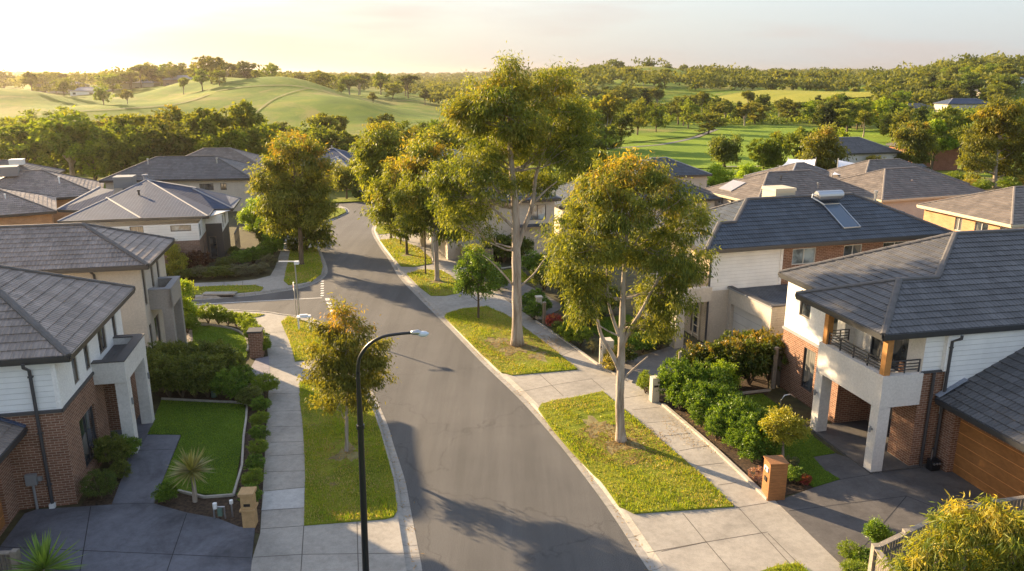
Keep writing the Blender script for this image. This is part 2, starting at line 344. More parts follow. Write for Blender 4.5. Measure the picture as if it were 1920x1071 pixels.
def terrain():
    ys = np.concatenate([np.linspace(-80, 95, 12), np.arange(99, 260, 4), np.arange(260, 760, 7), np.arange(760, 1500, 24), np.geomspace(1500, 9000, 26)])
    t = np.linspace(-1, 1, 241); xs = np.sign(t)*(np.abs(t)*330+np.abs(t)**4*6500)
    X, Y = np.meshgrid(xs, ys); Z = terr(X, Y); n, m = X.shape
    me = bpy.data.meshes.new('ground'); v = np.stack([X, Y, Z], -1).reshape(-1, 3)
    idx = np.arange(n*m).reshape(n, m); f = np.stack([idx[:-1, :-1], idx[:-1, 1:], idx[1:, 1:], idx[1:, :-1]], -1).reshape(-1, 4)
    me.from_pydata(v.tolist(), [], f.tolist()); me.polygons.foreach_set('use_smooth', [True]*len(f))
    m_ = m_grass('hill_pasture', [(.28, (.050,.095,.012)), (.5, (.105,.165,.016)), (.74, (.24,.235,.035))], .05, (.022, .5, (.20,.19,.05)))
    g = NT(m_); me.materials.append(m_)
    o = bpy.data.objects.new('ground', me); COL.objects.link(o); tag(o, kind='structure')
terrain()
def flat(name, pix, z, m, thick=.1, label=None, joints=(), jm=None, world=False, kind='structure'):
    """a slab on the ground: outline in photograph pixels laid back on level z"""
    pts = [Vector((a, b, z)) for a, b in pix] if world else [P(a, b, z) for a, b in pix]
    area = sum(pts[i].x*pts[(i+1) % len(pts)].y-pts[(i+1) % len(pts)].x*pts[i].y for i in range(len(pts)))
    if area < 0: pts.reverse()
    mb = MB()
    for t in tessellate_polygon([pts]):
        q = [pts[i] for i in t]
        if (q[1]-q[0]).cross(q[2]-q[0]).z < 0: q.reverse()
        mb.poly(q)
    for i in range(len(pts)):
        a, b = pts[i], pts[(i+1) % len(pts)]; d = Vector((0, 0, thick)); mb.poly([a-d, b-d, b, a])
    for a, b in joints:
        a = P(*a, z+.003); b = P(*b, z+.003); s_ = (b-a).cross(Vector((0, 0, 1))).normalized()*.014
        mb.poly([a-s_, a+s_, b+s_, b-s_] if ((a+s_-(a-s_)).cross(b-a)).z > 0 else [b-s_, b+s_, a+s_, a-s_], mi=1)
    o = mb.build(name, [m, jm or M['joint']]); tag(o, label, kind=kind)
    return o, pts
def smooth_pts(pts, k=4):
    out = []
    n = len(pts)
    for i in range(n-1):
        p0, p1, p2, p3 = pts[max(i-1, 0)], pts[i], pts[i+1], pts[min(i+2, n-1)]
        for j in range(k):
            t = j/k; out.append(.5*((2*p1)+(p2-p0)*t+(2*p0-5*p1+4*p2-p3)*t*t+(3*p1-p0-3*p2+p3)*t**3))
    out.append(pts[-1]); return out
# road: asphalt edges traced from the photograph
RR = [(1400,1330),(1304,1180),(1217,1071),(1137,950),(1061,849),(1000,777),(960,735),(903,680),(844,618),(808,582),(778,552),(748,520),(728,486),(712,464),(698,439),(698,426),(712,412),(722,402),(724,392),(714,384)]
RL = [(822,1330),(806,1180),(792,1071),(783,1023),(769,950),(759,899),(739,837),(727,797),(710,758),(690,717),(660,668),(630,628),(600,603),(580,595),(532,589),(496,584),(364,578)]
LN = [(364,563),(400,561),(440,558),(480,554),(541,545),(575,538),(600,527),(613,514),(614,503),(610,490),(605,478),(600,460),(601,445),(607,430),(622,415),(642,404),(653,399),(654,394),(645,388),(622,385)]
rr = smooth_pts([P(*p) for p in RR]); rl = smooth_pts([P(*p) for p in RL]); ln = smooth_pts([P(*p) for p in LN])
sl_far = [Vector((-52, 47.5, 0)), Vector((-52, 50.2, 0))]
far_end = [P(560, 387), P(560, 379), P(640, 378), P(706, 377)]
outline = rl + sl_far + ln + far_end + rr[::-1]
flat('road', [(p.x, p.y) for p in outline], 0.0, M['asphalt'], .08, world=True)
# side streets beyond the bend
def kerb(name, pts, sgn, drops=()):
    """kerb and gutter swept along the asphalt edge; drops = index ranges laid flat for driveways"""
    mb = MB(); prof_up = [(0,.006),(.26,.012),(.33,.125),(.47,.135),(.47,-.05)]; prof_dn = [(0,.006),(.26,.012),(.36,.05),(.47,.095),(.47,-.05)]
    rings = []
    for i, p in enumerate(pts):
        d = (pts[min(i+1, len(pts)-1)]-pts[max(i-1, 0)]).normalized(); nrm = Vector((d.y, -d.x, 0))*sgn
        k = 0
        for a, b in drops:
            if a <= i <= b: k = 1
            elif i == a-1 or i == b+1: k = max(k, .5)
        rings.append([p+nrm*(u[0]*(1-k)+v[0]*k)+Vector((0, 0, u[1]*(1-k)+v[1]*k)) for u, v in zip(prof_up, prof_dn)])
    for i in range(len(rings)-1):
        for j in range(4):
            q = [rings[i][j], rings[i+1][j], rings[i+1][j+1], rings[i][j+1]]
            mb.poly(q if sgn < 0 else q[::-1])
        if i % 2 == 0:
            for j in range(3):
                a, b = rings[i][j], rings[i][j+1]; e = (rings[i+1][j]-rings[i][j]).normalized()*.014; z = Vector((0, 0, .003))
                q = [a+z, a+e+z, b+e+z, b+z]; mb.poly(q if sgn < 0 else q[::-1], mi=1)
    return tag(mb.build(name, [M['kerbc'], M['joint']]), kind='structure')
def idx_near(pts, px, py):
    q = P(px, py); return min(range(len(pts)), key=lambda i: (pts[i]-q).length)
kerb('kerb', rr, 1, [(0, idx_near(rr, 1150, 975)), (idx_near(rr, 985, 760), idx_near(rr, 935, 712)), (idx_near(rr, 835, 610), idx_near(rr, 800, 575)), (idx_near(rr, 762, 535), idx_near(rr, 752, 524))])
kerb('kerb', rl, -1, [(0, idx_near(rl, 773, 975)), (idx_near(rl, 690, 717), idx_near(rl, 668, 680))])
kerb('kerb', ln, -1, [(idx_near(ln, 600, 450), idx_near(ln, 602, 441))])
def off(pts, d, sgn, z):
    out = []
    for i, p in enumerate(pts):
        t = (pts[min(i+1, len(pts)-1)]-pts[max(i-1, 0)]).normalized(); out.append(p+Vector((t.y, -t.x, 0))*sgn*d+Vector((0, 0, z)))
    return out
def W(pts): return [(p.x, p.y) for p in pts]
def pw(pts, z=.1): return [(P(a, b, z).x, P(a, b, z).y) for a, b in pts]
# land blocks (garden beds and soil), then the concrete strip along each kerb
rk = off(rr, .46, 1, 0); lk = off(rl, .46, -1, 0); nk = off(ln, .46, -1, 0)
flat('ground', W(rk[::-1])[::-1]+[(2, 108), (75, 108), (75, 6), (14, 6)], .075, M['dirt'], .14, world=True)
flat('ground', W(lk)+[(-52, 47.0), (-70, 46), (-70, 6), (-7, 6)], .075, M['dirt'], .14, world=True)
flat('ground', W(nk)+[(-34, 96.5), (-70, 98), (-70, 50.7), (-52, 50.7)], .075, M['dirt'], .14, world=True)
z4 = lambda pts: zoomed(400, 680, 2.74, pts)
z9 = lambda pts: zoomed(960, 640, 2.485, pts)
rpath = [(1700,1180),(1590,1071),(1455,940),(1340,840),(1240,757),(1195,722),(1130,690),(1070,645),(1005,602),(925,545),(868,497),(845,476),(800,445),(775,430),(748,410),(735,398)]
j9 = [((795,800),(905,935)),((905,935),(1020,1071)),((630,985),(905,935)),((905,935),(1193,888)),((1055,775),(1193,925)),((1193,925),(1330,1075)),((520,265),(612,250)),((560,320),(690,306)),((630,380),(758,370)),((705,442),(830,428)),((780,510),(905,488)),((860,580),(990,566)),((960,670),(1045,658)),((1045,775),(1193,752)),
      ((130,155),(240,255)),((185,205),(370,175)),((185,205),(40,235)),((370,175),(430,225))]
jr = [tuple(zoomed(960, 640, 2.485, [a, b])) for a, b in j9]+[((1440,1000),(1500,1060)),((1324,1016),(1240,1034)),((1052,590),(1020,605)),((1080,655),(1050,668)),((975,590),(950,596)),((925,560),(905,566)),((885,535),(862,540))]
flat('footpath', W(rk)[::-1]+pw(rpath), .105, M['concrete'], .1, world=True, joints=jr)
lpath = [(455,1240),(466,1071),(488,1000),(494,900),(500,790),(506,700),(500,645),(488,622),(463,604),(434,596),(364,588)]
j4 = [((265,660),(470,640)),((245,760),(470,745)),((235,855),(465,838)),((205,1000),(455,985)),((455,985),(1060,978)),((465,838),(450,1071)),((738,815),(745,1071)),((275,560),(470,556)),((288,480),(465,470)),((295,410),(460,405)),((300,330),(455,326)),((300,250),(450,246)),((305,160),(445,156))]
jl = [tuple(zoomed(400, 680, 2.74, [a, b])) for a, b in j4]+[((503,690),(556,688)),((503,650),(548,648)),((495,625),(535,622)),((560,690),(620,700))]
flat('footpath', W(lk)+pw(lpath)[::-1], .105, M['concrete'], .1, world=True, joints=jl)
npath = [(364,531),(440,528),(479,524),(507,517),(515,503),(530,461),(535,448),(548,430),(575,410),(600,396),(622,384)]
flat('footpath', W(nk)+pw(npath)[::-1], .105, M['concrete'], .1, world=True, joints=[((560,450),(598,449)),((520,505),(536,506)),((525,480),(541,482)),((420,529),(420,537)),((455,527),(455,536)),((541,538),(560,535))])
# pale square set in the left path
flat('footpath', zoomed(400, 680, 2.74, [(262,662),(468,643),(466,744),(247,758)]), .111, m_concrete('new_concrete', (.42,.41,.39), .12), .006)
# driveways
flat('driveway', [(0,1025),(46,963),(69,955),(150,950),(210,946),(288,944),(350,961),(409,972),(449,988),(478,990),(470,1071),(455,1240),(-500,1240),(-500,1100)], .118, M['drive'], .05,
     joints=[((350,963),(313,1071)),((170,950),(150,1071)),((-10,1025),(470,1046))], jm=M['joint_d'])
flat('driveway', [(210,944.5),(288,943.5),(339,815),(272,815),(292,775),(262,772),(215,800),(243,850),(225,905)], .124, M['drive'], .05, joints=[((250,845),(334,842))], jm=M['joint_d'])
flat('driveway', [(1455,940),(1526,914),(1575,899),(1545,880),(1524,857),(1566,850),(1632,872),(1770,872),(2000,1015),(2100,1110),(1690,1150),(1590,1071)], .118, M['drive2'], .05,
     joints=[((1480,958),(1700,930)),((1700,930),(1900,1010)),((1590,1060),(1700,930)),((1575,899),(1632,890))], jm=M['joint_d'])
flat('driveway', [(1130,690),(1195,722),(1240,735),(1300,700),(1480,695),(1480,668),(1330,642),(1255,650),(1200,668)], .116, M['drive3'], .05)
flat('driveway', [(868,497),(925,545),(1010,600),(1060,575),(1010,545),(975,528),(930,515)], .116, M['drive3'], .05, joints=[((925,545),(1000,533))])
flat('driveway', [(506,700),(504,668),(480,672),(470,690),(475,706)], .116, m_concrete('mauve_paving', (.24,.22,.24), .2), .05)
flat('driveway', zoomed(300, 380, 3.571, [(110,860),(130,845),(250,855),(210,950),(140,970)]), .116, m_concrete('peach_paving', (.32,.27,.23), .2), .05)
flat('driveway', [(566,462),(552,456),(560,437),(598,441),(597,452)], .112, M['concrete'], .05)
# lawns: nature strips along the kerbs and garden lawns
LAWNS = []
def lawn(pix, z=.145, m='verge', dens=1.0):
    o, pts = flat('lawn', pix, z, M[m], .06); LAWNS.append((pts, z, m, dens))
va = [(570,984),(722,972),(738,968),(745,955),(738,899),(725,851),(714,811),(699,768),(676,730),(655,702),(573,713),(561,717),(563,760),(567,790),(571,850),(572,900)]
lawn(va)
lawn([(541,593),(527,603),(533,618),(541,635),(548,656),(553,677),(583,673),(628,660),(622,640),(600,618),(580,604)], m='verge')
lawn([(423,585),(496,589),(486,593),(454,597),(434,595),(364,587),(364,582)])
lawn([(1189,962),(1377,949),(1320,893),(1255,838),(1190,783),(1130,733),(1085,743),(1040,750),(1015,757),(1009,766),(1035,803),(1069,843),(1129,905),(1161,948)])
lawn([(960,703),(1083,692),(1045,660),(1000,626),(950,590),(912,574),(865,579),(838,587),(833,593),(868,628),(905,665),(940,697)])
lawn([(762,513),(790,505),(828,507),(845,516),(868,538),(860,549),(835,554),(808,554),(788,539)])
lawn([(712,450),(742,447),(785,464),(806,482),(810,494),(775,500),(752,499),(735,480)])
lawn([(707,424),(718,418),(740,430),(738,436),(710,439),(704,432)])
lawn([(532,526),(537,503),(545,466),(594,464),(600,480),(605,500),(602,514),(585,527),(541,534)])
lawn([(575,457),(593,455),(592,444),(598,434),(588,433),(572,442)])
lawn([(612,413),(632,405),(649,397),(645,391),(618,388),(600,395)], m='verge')
lawn([(622,379.5),(672,377),(690,377),(680,373),(632,373),(610,377)])
lawn([(363,538),(440,535),(479,534),(494,539),(488,546),(440,549),(364,552)])
lawn([(1425,1071),(1460,1059),(1497,1055),(1520,1075),(1600,1180),(1440,1180)])
lawn([(303,750),(455,758),(462,768),(455,825),(438,928),(334,922),(296,941),(305,903),(341,815),(276,814),(292,775)], .14, 'lawn')
lawn([(360,613),(392,611),(434,618),(457,629),(466,647),(463,668),(440,690),(390,672),(345,660),(362,640)], .14, 'lawn')
lawn([(1350,748),(1430,738),(1470,768),(1530,822),(1566,849),(1524,856),(1545,880),(1575,898),(1526,913),(1500,895),(1440,850),(1400,800)], .14, 'lawn')
lawn([(1085,600),(1180,590),(1240,640),(1215,655),(1150,650)], .14, 'lawn')
lawn([(925,508),(975,504),(1000,528),(960,530),(930,516)], .14, 'verge')
# road paint
def marks(name, segs, wid, z=.004):
    mb = MB()
    for a, b in segs:
        a = P(*a, z); b = P(*b, z); s_ = (b-a).cross(Vector((0, 0, 1))).normalized()*wid/2
        q = [a-s_, a+s_, b+s_, b-s_]
        if (q[1]-q[0]).cross(q[2]-q[0]).z < 0: q.reverse()
        mb.poly(q)
    return tag(mb.build(name, M['paint']), kind='structure')
k3 = lambda a, b: (300+a/3.571, 380+b/3.571)
marks('road_marking', [(k3(230,683), k3(600,662)), (k3(600,662), k3(1085,637))], .11)
marks('road_marking', [(k3(1076,y), k3(1097,y)) for y in (526,542,558,574,590,606,622)], .26)
marks('road_marking', [(k3(1118+t*10,640+t*25), k3(1124+t*10,655+t*25)) for t in range(4)], .26)
marks('road_marking', [((667,374.5),(704,374.5))], .25)
# low concrete edging along garden beds
def edging(name, pix, z0=.1, h=.09, wd=.1, label=None):
    mb = MB(); pts = smooth_pts([P(*p, z0) for p in pix], 2)
    for a, b in zip(pts[:-1], pts[1:]): mb.bar(a+Vector((0,0,h/2)), b+Vector((0,0,h/2)), wd, h)
    return tag(mb.build(name, M['edging']), label, 'garden edging')
edging('garden_edging', [(1440,938),(1340,843),(1243,760)], wd=.14, label='long straight concrete edging between right footpath and green hedge')
edging('garden_edging', [(1186,718),(1130,691),(1070,647),(1005,604)], label='thin concrete edging along right footpath beside the flower garden')
edging('garden_edging', [(303,749),(400,754),(455,757),(463,768),(457,820),(438,930),(334,922)], .1, .08, .08, label='pale edging curving round the shaded left front lawn')
edging('garden_edging', zoomed(300, 380, 3.571, [(180,822),(330,822),(480,848),(560,888),(590,950),(585,1000)]), label='curved edging round the sunlit corner lawn on the left')
edging('garden_edging', zoomed(1160, 560, 3.15, [(610,585),(760,560),(895,545)]), label='short edging behind the shaded right garden lawn')
edging('garden_edging', [(922,507),(950,503),(978,500)], label='edging around the small far lawn behind the tallest gum')
# ------------------------------------------------------------------ building kit
def clipv(poly, v0, keep_above):
    out = []
    n = len(poly)
    for i in range(n):
        a, b = poly[i], poly[(i+1) % n]
        ia = (a[1] >= v0) if keep_above else (a[1] <= v0); ib = (b[1] >= v0) if keep_above else (b[1] <= v0)
        if ia: out.append(a)
        if ia != ib:
            t = (v0-a[1])/(b[1]-a[1]); out.append((a[0]+(b[0]-a[0])*t, v0))
    return out
class House:
    def __init__(s, loc, rz, label, group=None, name='house', cat='house'):
        s.root = empty(name, loc, rz, label, cat, group); s.mb = {}; s.caps = MB(); s.gut = MB()
    def m(s, mt):
        return s.mb.setdefault(mt, MB())
    def wall(s, mt, p0, p1, z0, z1, ops=(), reveal=.1):
        """wall sheet from p0 to p1, outside on the right hand; ops = openings (u0,u1,za,zb)"""
        mb = s.m(mt); p0 = Vector((*p0, 0)); p1 = Vector((*p1, 0)); Ln = (p1-p0).length; d = (p1-p0)/Ln; n = Vector((d.y, -d.x, 0))
        us = sorted({0, Ln, *[o[0] for o in ops], *[o[1] for o in ops]}); zs = sorted({z0, z1, *[o[2] for o in ops], *[o[3] for o in ops]})
        pt = lambda u, z, r=0: p0+d*u-n*r+Vector((0, 0, z))
        for i in range(len(us)-1):
            for j in range(len(zs)-1):
                uc, zc = (us[i]+us[i+1])/2, (zs[j]+zs[j+1])/2
                if any(o[0] < uc < o[1] and o[2] < zc < o[3] for o in ops): continue
                mb.poly([pt(us[i], zs[j]), pt(us[i+1], zs[j]), pt(us[i+1], zs[j+1]), pt(us[i], zs[j+1])])
        for (u0, u1, a, b) in [o[:4] for o in ops]:
            mb.poly([pt(u0, a), pt(u0, b), pt(u0, b, reveal), pt(u0, a, reveal)][::-1])
            mb.poly([pt(u1, a), pt(u1, b), pt(u1, b, reveal), pt(u1, a, reveal)])
            mb.poly([pt(u0, b), pt(u1, b), pt(u1, b, reveal), pt(u0, b, reveal)][::-1])
            mb.poly([pt(u0, a), pt(u1, a), pt(u1, a, reveal), pt(u0, a, reveal)])
    def window(s, p0, p1, u0, u1, a, b, reveal=.1, mull=1, frame='frame', glass='glass', name='window', pane='pane', bar=.05, sill=None):
        p0 = Vector((*p0, 0)); p1 = Vector((*p1, 0)); d = (p1-p0).normalized(); n = Vector((d.y, -d.x, 0))
        pt = lambda u, z, r: p0+d*u-n*r+Vector((0, 0, z)); f = MB(); r = reveal-.03
        for z in (a+bar/2, b-bar/2): f.bar(pt(u0, z, r), pt(u1, z, r), .06, bar)
        us = [u0+bar/2]+[u0+(u1-u0)*k/mull for k in range(1, mull)]+[u1-bar/2]
        for u in us: f.bar(pt(u, a+bar, r), pt(u, b-bar, r), bar, .058, up=n)
        if sill: f.bar(pt(u0-.03, a-.02, -.02), pt(u1+.03, a-.02, -.02), .22, .05)
        fo = f.build(name, M[frame], s.root)
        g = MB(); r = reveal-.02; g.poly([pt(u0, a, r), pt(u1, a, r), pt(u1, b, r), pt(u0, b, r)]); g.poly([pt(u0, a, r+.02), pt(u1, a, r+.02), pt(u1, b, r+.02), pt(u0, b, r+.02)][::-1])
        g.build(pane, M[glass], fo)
    def wallw(s, mt, p0, p1, z0, z1, wins, reveal=.1):
        """wall with windows: wins = list of dicts (u0,u1,a,b, **window options)"""
        s.wall(mt, p0, p1, z0, z1, [w_[:4] for w_ in wins], reveal)
        for w_ in wins: s.window(p0, p1, *w_[:4], reveal=reveal, **(w_[4] if len(w_) > 4 else {}))
    def roof(s, faces, m='tile_g', capm='cap', course=.34, step=.028, name='roof', caps=(), gutters=(), gm='gutter', capr=.11, capn=None, soffit=None, drop=.0):
        mb = MB()
        for F in faces:
            pts = [Vector(p) for p in (F['p'] if isinstance(F, dict) else F)]
            org = Vector(F['o']) if isinstance(F, dict) and 'o' in F else pts[0]
            e = (pts[1]-pts[0]).normalized(); n = (pts[1]-pts[0]).cross(pts[2]-pts[0]).normalized()
            if n.z < 0: n = -n
            v = n.cross(e); 
            if v.z < 0: v = -v
            uvp = [((p-org).dot(e), (p-org).dot(v)) for p in pts]
            W3 = lambda q, h: org+e*q[0]+v*q[1]+n*h
            if not step: mb.poly(pts, uv=uvp); continue
            v0, v1 = min(q[1] for q in uvp), max(q[1] for q in uvp); k = math.floor(v0/course+1e-6)
            while k*course < v1-1e-5:
                a, b = k*course, (k+1)*course; c = clipv(clipv(uvp, a, True), b, False)
                if len(c) >= 3:
                    mb.poly([W3(q, step*(1-(q[1]-a)/course)) for q in c], uv=c)
                    lo = [q for q in c if abs(q[1]-a) < 1e-6]
                    if len(lo) >= 2:
                        lo.sort(); q0, q1 = lo[0], lo[-1]
                        mb.poly([W3(q0, 0), W3(q1, 0), W3(q1, step), W3(q0, step)], uv=[(q0[0], a), (q1[0], a), (q1[0], a+.02), (q0[0], a+.02)])
                k += 1
        ro = mb.build(name, M[m], s.root)
        if caps:
            cb = MB()
            for a, b in caps:
                a = Vector(a); b = Vector(b); ln_ = (b-a).length; cnt = max(1, int(ln_/.42)) if step else 1; d = (b-a)/cnt
                for k in range(cnt):
                    p = a+d*k; q = a+d*(k+1.04); u = Vector((0, 0, 1)); sd_ = d.cross(u).normalized(); u2 = sd_.cross(d.normalized())
                    def ring(c, r):
                        return [c+sd_*math.cos(t)*r*1.15+u2*(math.sin(t)*r*.75+.005) for t in (R(-25), R(20), R(65), R(115), R(160), R(205))]
                    A = ring(p, capr*.93); B = ring(q, capr*1.05)
                    for i in range(5): cb.poly([A[i], A[i+1], B[i+1], B[i]][::-1])
                    cb.poly(A); cb.poly(B[::-1])
            cb.build('ridge_cap', M[capm], ro)
        if gutters:
            gb = MB()
            for a, b in gutters:
                a = Vector(a); b = Vector(b); z = Vector((0, 0, -.06)); gb.bar(a+z, b+z, .13, .13); gb.bar(a+z*2.6, b+z*2.6, .05, .12)
            gb.build('gutter', M[gm], ro)
        if soffit:
            sb = MB(); sb.poly([(x, y, z) for x, y, z in soffit][::-1]); sb.poly([(x, y, z+.02) for x, y, z in soffit]); sb.build('soffit', M['soffit'], ro)
        return ro
    def hip(s, x0, x1, y0, y1, z, slope, m='tile_g', capm='cap', ax=None, walls=False, ends=(1, 1), **k):
        """hip roof over a rectangle"""
        wx, wy = x1-x0, y1-y0; ax = ax or ('x' if wx > wy else 'y')
        if ax == 'x':
            h = wy/2; zr = z+h*slope; ym = (y0+y1)/2; A = Vector((x0+h*ends[0], ym, zr)); B = Vector((x1-h*ends[1], ym, zr))
        else:
            h = wx/2; zr = z+h*slope; xm = (x0+x1)/2; A = Vector((xm, y0+h*ends[0], zr)); B = Vector((xm, y1-h*ends[1], zr))
        c = [Vector((x0,y0,z)), Vector((x1,y0,z)), Vector((x1,y1,z)), Vector((x0,y1,z))]
        if ax == 'x': fs = [[c[0],c[1],B,A], [c[1],c[2],B], [c[2],c[3],A,B], [c[3],c[0],A]]; cp = [(c[0],A),(c[3],A),(c[1],B),(c[2],B),(A,B)]
        else: fs = [[c[0],c[1],A], [c[1],c[2],B,A], [c[2],c[3],B], [c[3],c[0],A,B]]; cp = [(c[0],A),(c[1],A),(c[2],B),(c[3],B),(A,B)]
        cp = [q for q in cp if (q[0]-q[1]).length > .1]
        gt = [(c[i], c[(i+1) % 4]) for i in range(4)]; so_ = [(p.x, p.y, z-.13) for p in c]
        return s.roof(fs, m, capm, caps=cp, gutters=gt, soffit=so_, **k)
    def part(s, name, mb, mt, parent=None, **k): return mb.build(name, M[mt] if isinstance(mt, str) else mt, parent or s.root, **k)
    def done(s):
        for mt, mb in s.mb.items(): mb.build('wall', M[mt], s.root)
    def downpipe(s, x, y, z0, z1, n=(0, -1), name='downpipe'):
        mb = MB(); nx, ny = n
        pts = [(x+nx*.45, y+ny*.45, z1), (x+nx*.45, y+ny*.45, z1-.12), (x+nx*.07, y+ny*.07, z1-.35), (x+nx*.07, y+ny*.07, z0)]
        mb.tube(pts, .055, 8); 
        for zz in (z0+.7, (z0+z1)/2, z1-.6): mb.box(x+nx*.07-.075, x+nx*.07+.075, y+ny*.05-.05, y+ny*.05+.05, zz, zz+.05)
        return s.part(name, mb, 'pipe')
def cooler(h, x, y, z, w_=1.1, hh=.8, mt='grey', parent=None):
    mb = MB(); mb.box(x-w_/2, x+w_/2, y-w_/2, y+w_/2, z+.18, z+.18+hh*.8); mb.box(x-w_/2-.04, x+w_/2+.04, y-w_/2-.04, y+w_/2+.04, z+.18+hh*.8, z+.18+hh)
    for k in range(5):
        zz = z+.28+k*.11; mb.box(x-w_/2-.015, x+w_/2+.015, y-w_/2-.015, y+w_/2+.015, zz, zz+.03)
    mb.box(x-.22, x+.22, y-.22, y+.22, z-.5, z+.18)
    h.part('roof_cooler', mb, mt, bevel=.03)
def vent(h, x, y, z, r=.07, mt='steel', hh=.45):
    mb = MB(); mb.tube([(x, y, z-.25), (x, y, z+hh)], r, 8); mb.tube([(x, y, z+hh), (x, y, z+hh+.12)], r*1.6, 8); h.part('roof_vent', mb, mt)
AL = R(12.3); GZ = .1
# ---------------------------------------------------------------- near right house
h = House((12.93, 25.14, 0), AL, 'brick and white two storey house with timber posted balcony, nearest on the right')
# roof
A_ = (2.45, 2.65, 6.545); B_ = (3.96, 2.65, 6.545); Tp = (6.9, 5.3, 7.6); e0 = 5.45
h.roof([
  {'p': [(-.3,-.1,e0),(15,-.1,e0),(15,2.65,6.545),(2.3,2.65,6.545)]},
  {'p': [(3.96,2.65,6.545),(15,2.65,6.545),(15,5.3,7.6),(6.9,5.3,7.6)], 'o': (-.3,-.1,e0)},
  {'p': [(-.3,5.2,e0),(-.3,-.1,e0),(2.3,2.65,6.545)]},
  {'p': [(.9,5.2,e0),(-.3,5.2,e0),(2.3,2.65,6.545),(3.96,2.65,6.545)]},
  {'p': [(.9,8.5,e0),(.9,5.2,e0),(3.96,2.65,6.545),(6.9,5.3,7.6)], 'o': (.9,8.5,e0)},
  {'p': [(15,8.5,e0),(.9,8.5,e0),(6.9,5.3,7.6),(15,5.3,7.6)]}],
  'tile_g', 'cap', caps=[((-.3,-.1,e0),(2.3,2.65,6.545)),((2.3,2.65,6.545),(3.96,2.65,6.545)),((-.3,5.2,e0),(2.3,2.65,6.545)),((3.96,2.65,6.545),Tp),(Tp,(15,5.3,7.6)),((.9,8.5,e0),Tp)],
  gutters=[((-.3,-.1,e0),(15,-.1,e0)),((-.3,-.1,e0),(-.3,5.2,e0)),((-.3,5.2,e0),(.9,5.2,e0)),((.9,5.2,e0),(.9,8.5,e0)),((.9,8.5,e0),(15,8.5,e0))],
  soffit=[(-.25,-.05,e0-.13),(15,-.05,e0-.13),(15,8.45,e0-.13),(.95,8.45,e0-.13),(.95,5.15,e0-.13),(-.25,5.15,e0-.13)])
zb = 2.95
# upper walls: set-back front behind the balcony, far wing, south side
h.wallw('white_r', (1.65,3.95), (1.65,.15), zb, 5.32, [(1.0,3.0,3.4,5.05,dict(mull=2,frame='frame',name='balcony_door'))])
h.wallw('white', (1.65,.15), (2.55,.15), zb+.9, 5.32, [])
h.wallw('white', (2.55,.05), (15,.05), 2.2, 5.32, [])
h.part('corner_board', MB().box(2.42,2.58,.0,.16,3.85,5.32), 'white_r')
h.wallw('white_r', (1.2,8.2), (1.2,3.95), zb, 5.32, [(1.05,1.85,3.85,5.0,dict(mull=1,frame='frame_t')), (3.1,3.75,3.7,5.05,dict(mull=1,frame='frame_t'))])
h.wall('white_r', (1.2,3.95), (1.65,3.95), zb, 5.32); h.wall('white_r', (15,8.2), (1.2,8.2), zb, 5.32)
# lower walls
h.wallw('brick', (1.2,8.2), (1.2,3.95), GZ, zb, [(1.7,2.55,.75,2.6,dict(mull=1))])
h.wall('brick', (15,8.2), (1.2,8.2), GZ, zb)
h.wall('brick', (1.2,3.95), (2.7,3.95), GZ, 3.2)
h.wallw('brick', (2.7,3.95), (2.7,1.3), GZ, 3.2, [(1.2,2.3,GZ+.02,2.4,dict(mull=1,frame='frame_t',name='front_door',glass='glass'))])
h.wall('brick', (2.7,1.3), (1.66,1.3), GZ, 3.2); h.wall('brick', (1.66,1.3), (1.66,.12), GZ, 3.85); h.wall('brick', (1.66,.12), (2.66,.12), GZ, 3.85)
h.part('side_light', MB().box(1.95,2.0,1.31,1.36,.3,2.5), 'frame_w')
h.part('band', MB().box(1.12,1.2,3.95,8.22,zb-.05,zb+.06), 'cap_w'); h.part('band', MB().box(1.58,2.66,.06,.12,3.80,3.88), 'trim')
# porch
mb = MB(); mb.box(0,.46,0,.42,GZ,2.64); mb.box(0,.46,3.36,3.8,GZ,2.6); mb.box(0,.32,0,3.8,2.62,3.85); mb.box(.32,1.62,0,.28,2.66,3.848); mb.box(.32,1.2,3.55,3.8,2.66,3.846); mb.box(.32,1.64,.28,3.55,3.2,3.34)
h.part('porch', mb, 'pgrey', bevel=.012)
h.part('porch_floor', MB().box(-.02,2.7,.0,3.9,.07,.17), 'drive2')
h.part('balcony_post', MB().box(.06,.3,.06,.3,3.85,5.33), 'timber'); h.part('balcony_post', MB().box(.06,.3,3.45,3.69,3.85,5.33), 'timber')
mb = MB()
for zz in (3.97,4.08,4.19,4.32): mb.bar((.16,.3,zz),(.16,3.45,zz),.035,.03 if zz < 4.3 else .045)
for yy in (.32,1.1,1.9,2.7,3.42): mb.bar((.16,yy,3.85),(.16,yy,4.32),.04,.04)
for zz in (3.97,4.08,4.19,4.32): mb.bar((.3,.16,zz),(1.55,.16,zz),.035,.03 if zz < 4.3 else .045); mb.bar((.3,3.66,zz),(1.2,3.66,zz),.035,.03)
for xx in (.34,.95,1.53): mb.bar((xx,.16,3.85),(xx,.16,4.32),.04,.04)
for xx in (.34,.8,1.18): mb.bar((xx,3.66,3.85),(xx,3.66,4.32),.04,.04)
h.part('railing', mb, 'pipe')
for yy in (.2, 3.58):
    mb = MB(); mb.box(-.05,0,yy-.03,yy+.03,1.75,1.81); mb.tube([(-.1,yy,1.68),(-.1,yy,1.9)],.04,8); h.part('wall_light', mb, 'grey')
h.downpipe(2.58, .05, GZ, 5.32); mb = MB(); mb.tube([(2.1,.04,GZ),(2.1,.04,3.8)],.055,8); h.part('downpipe', mb, 'pipe')
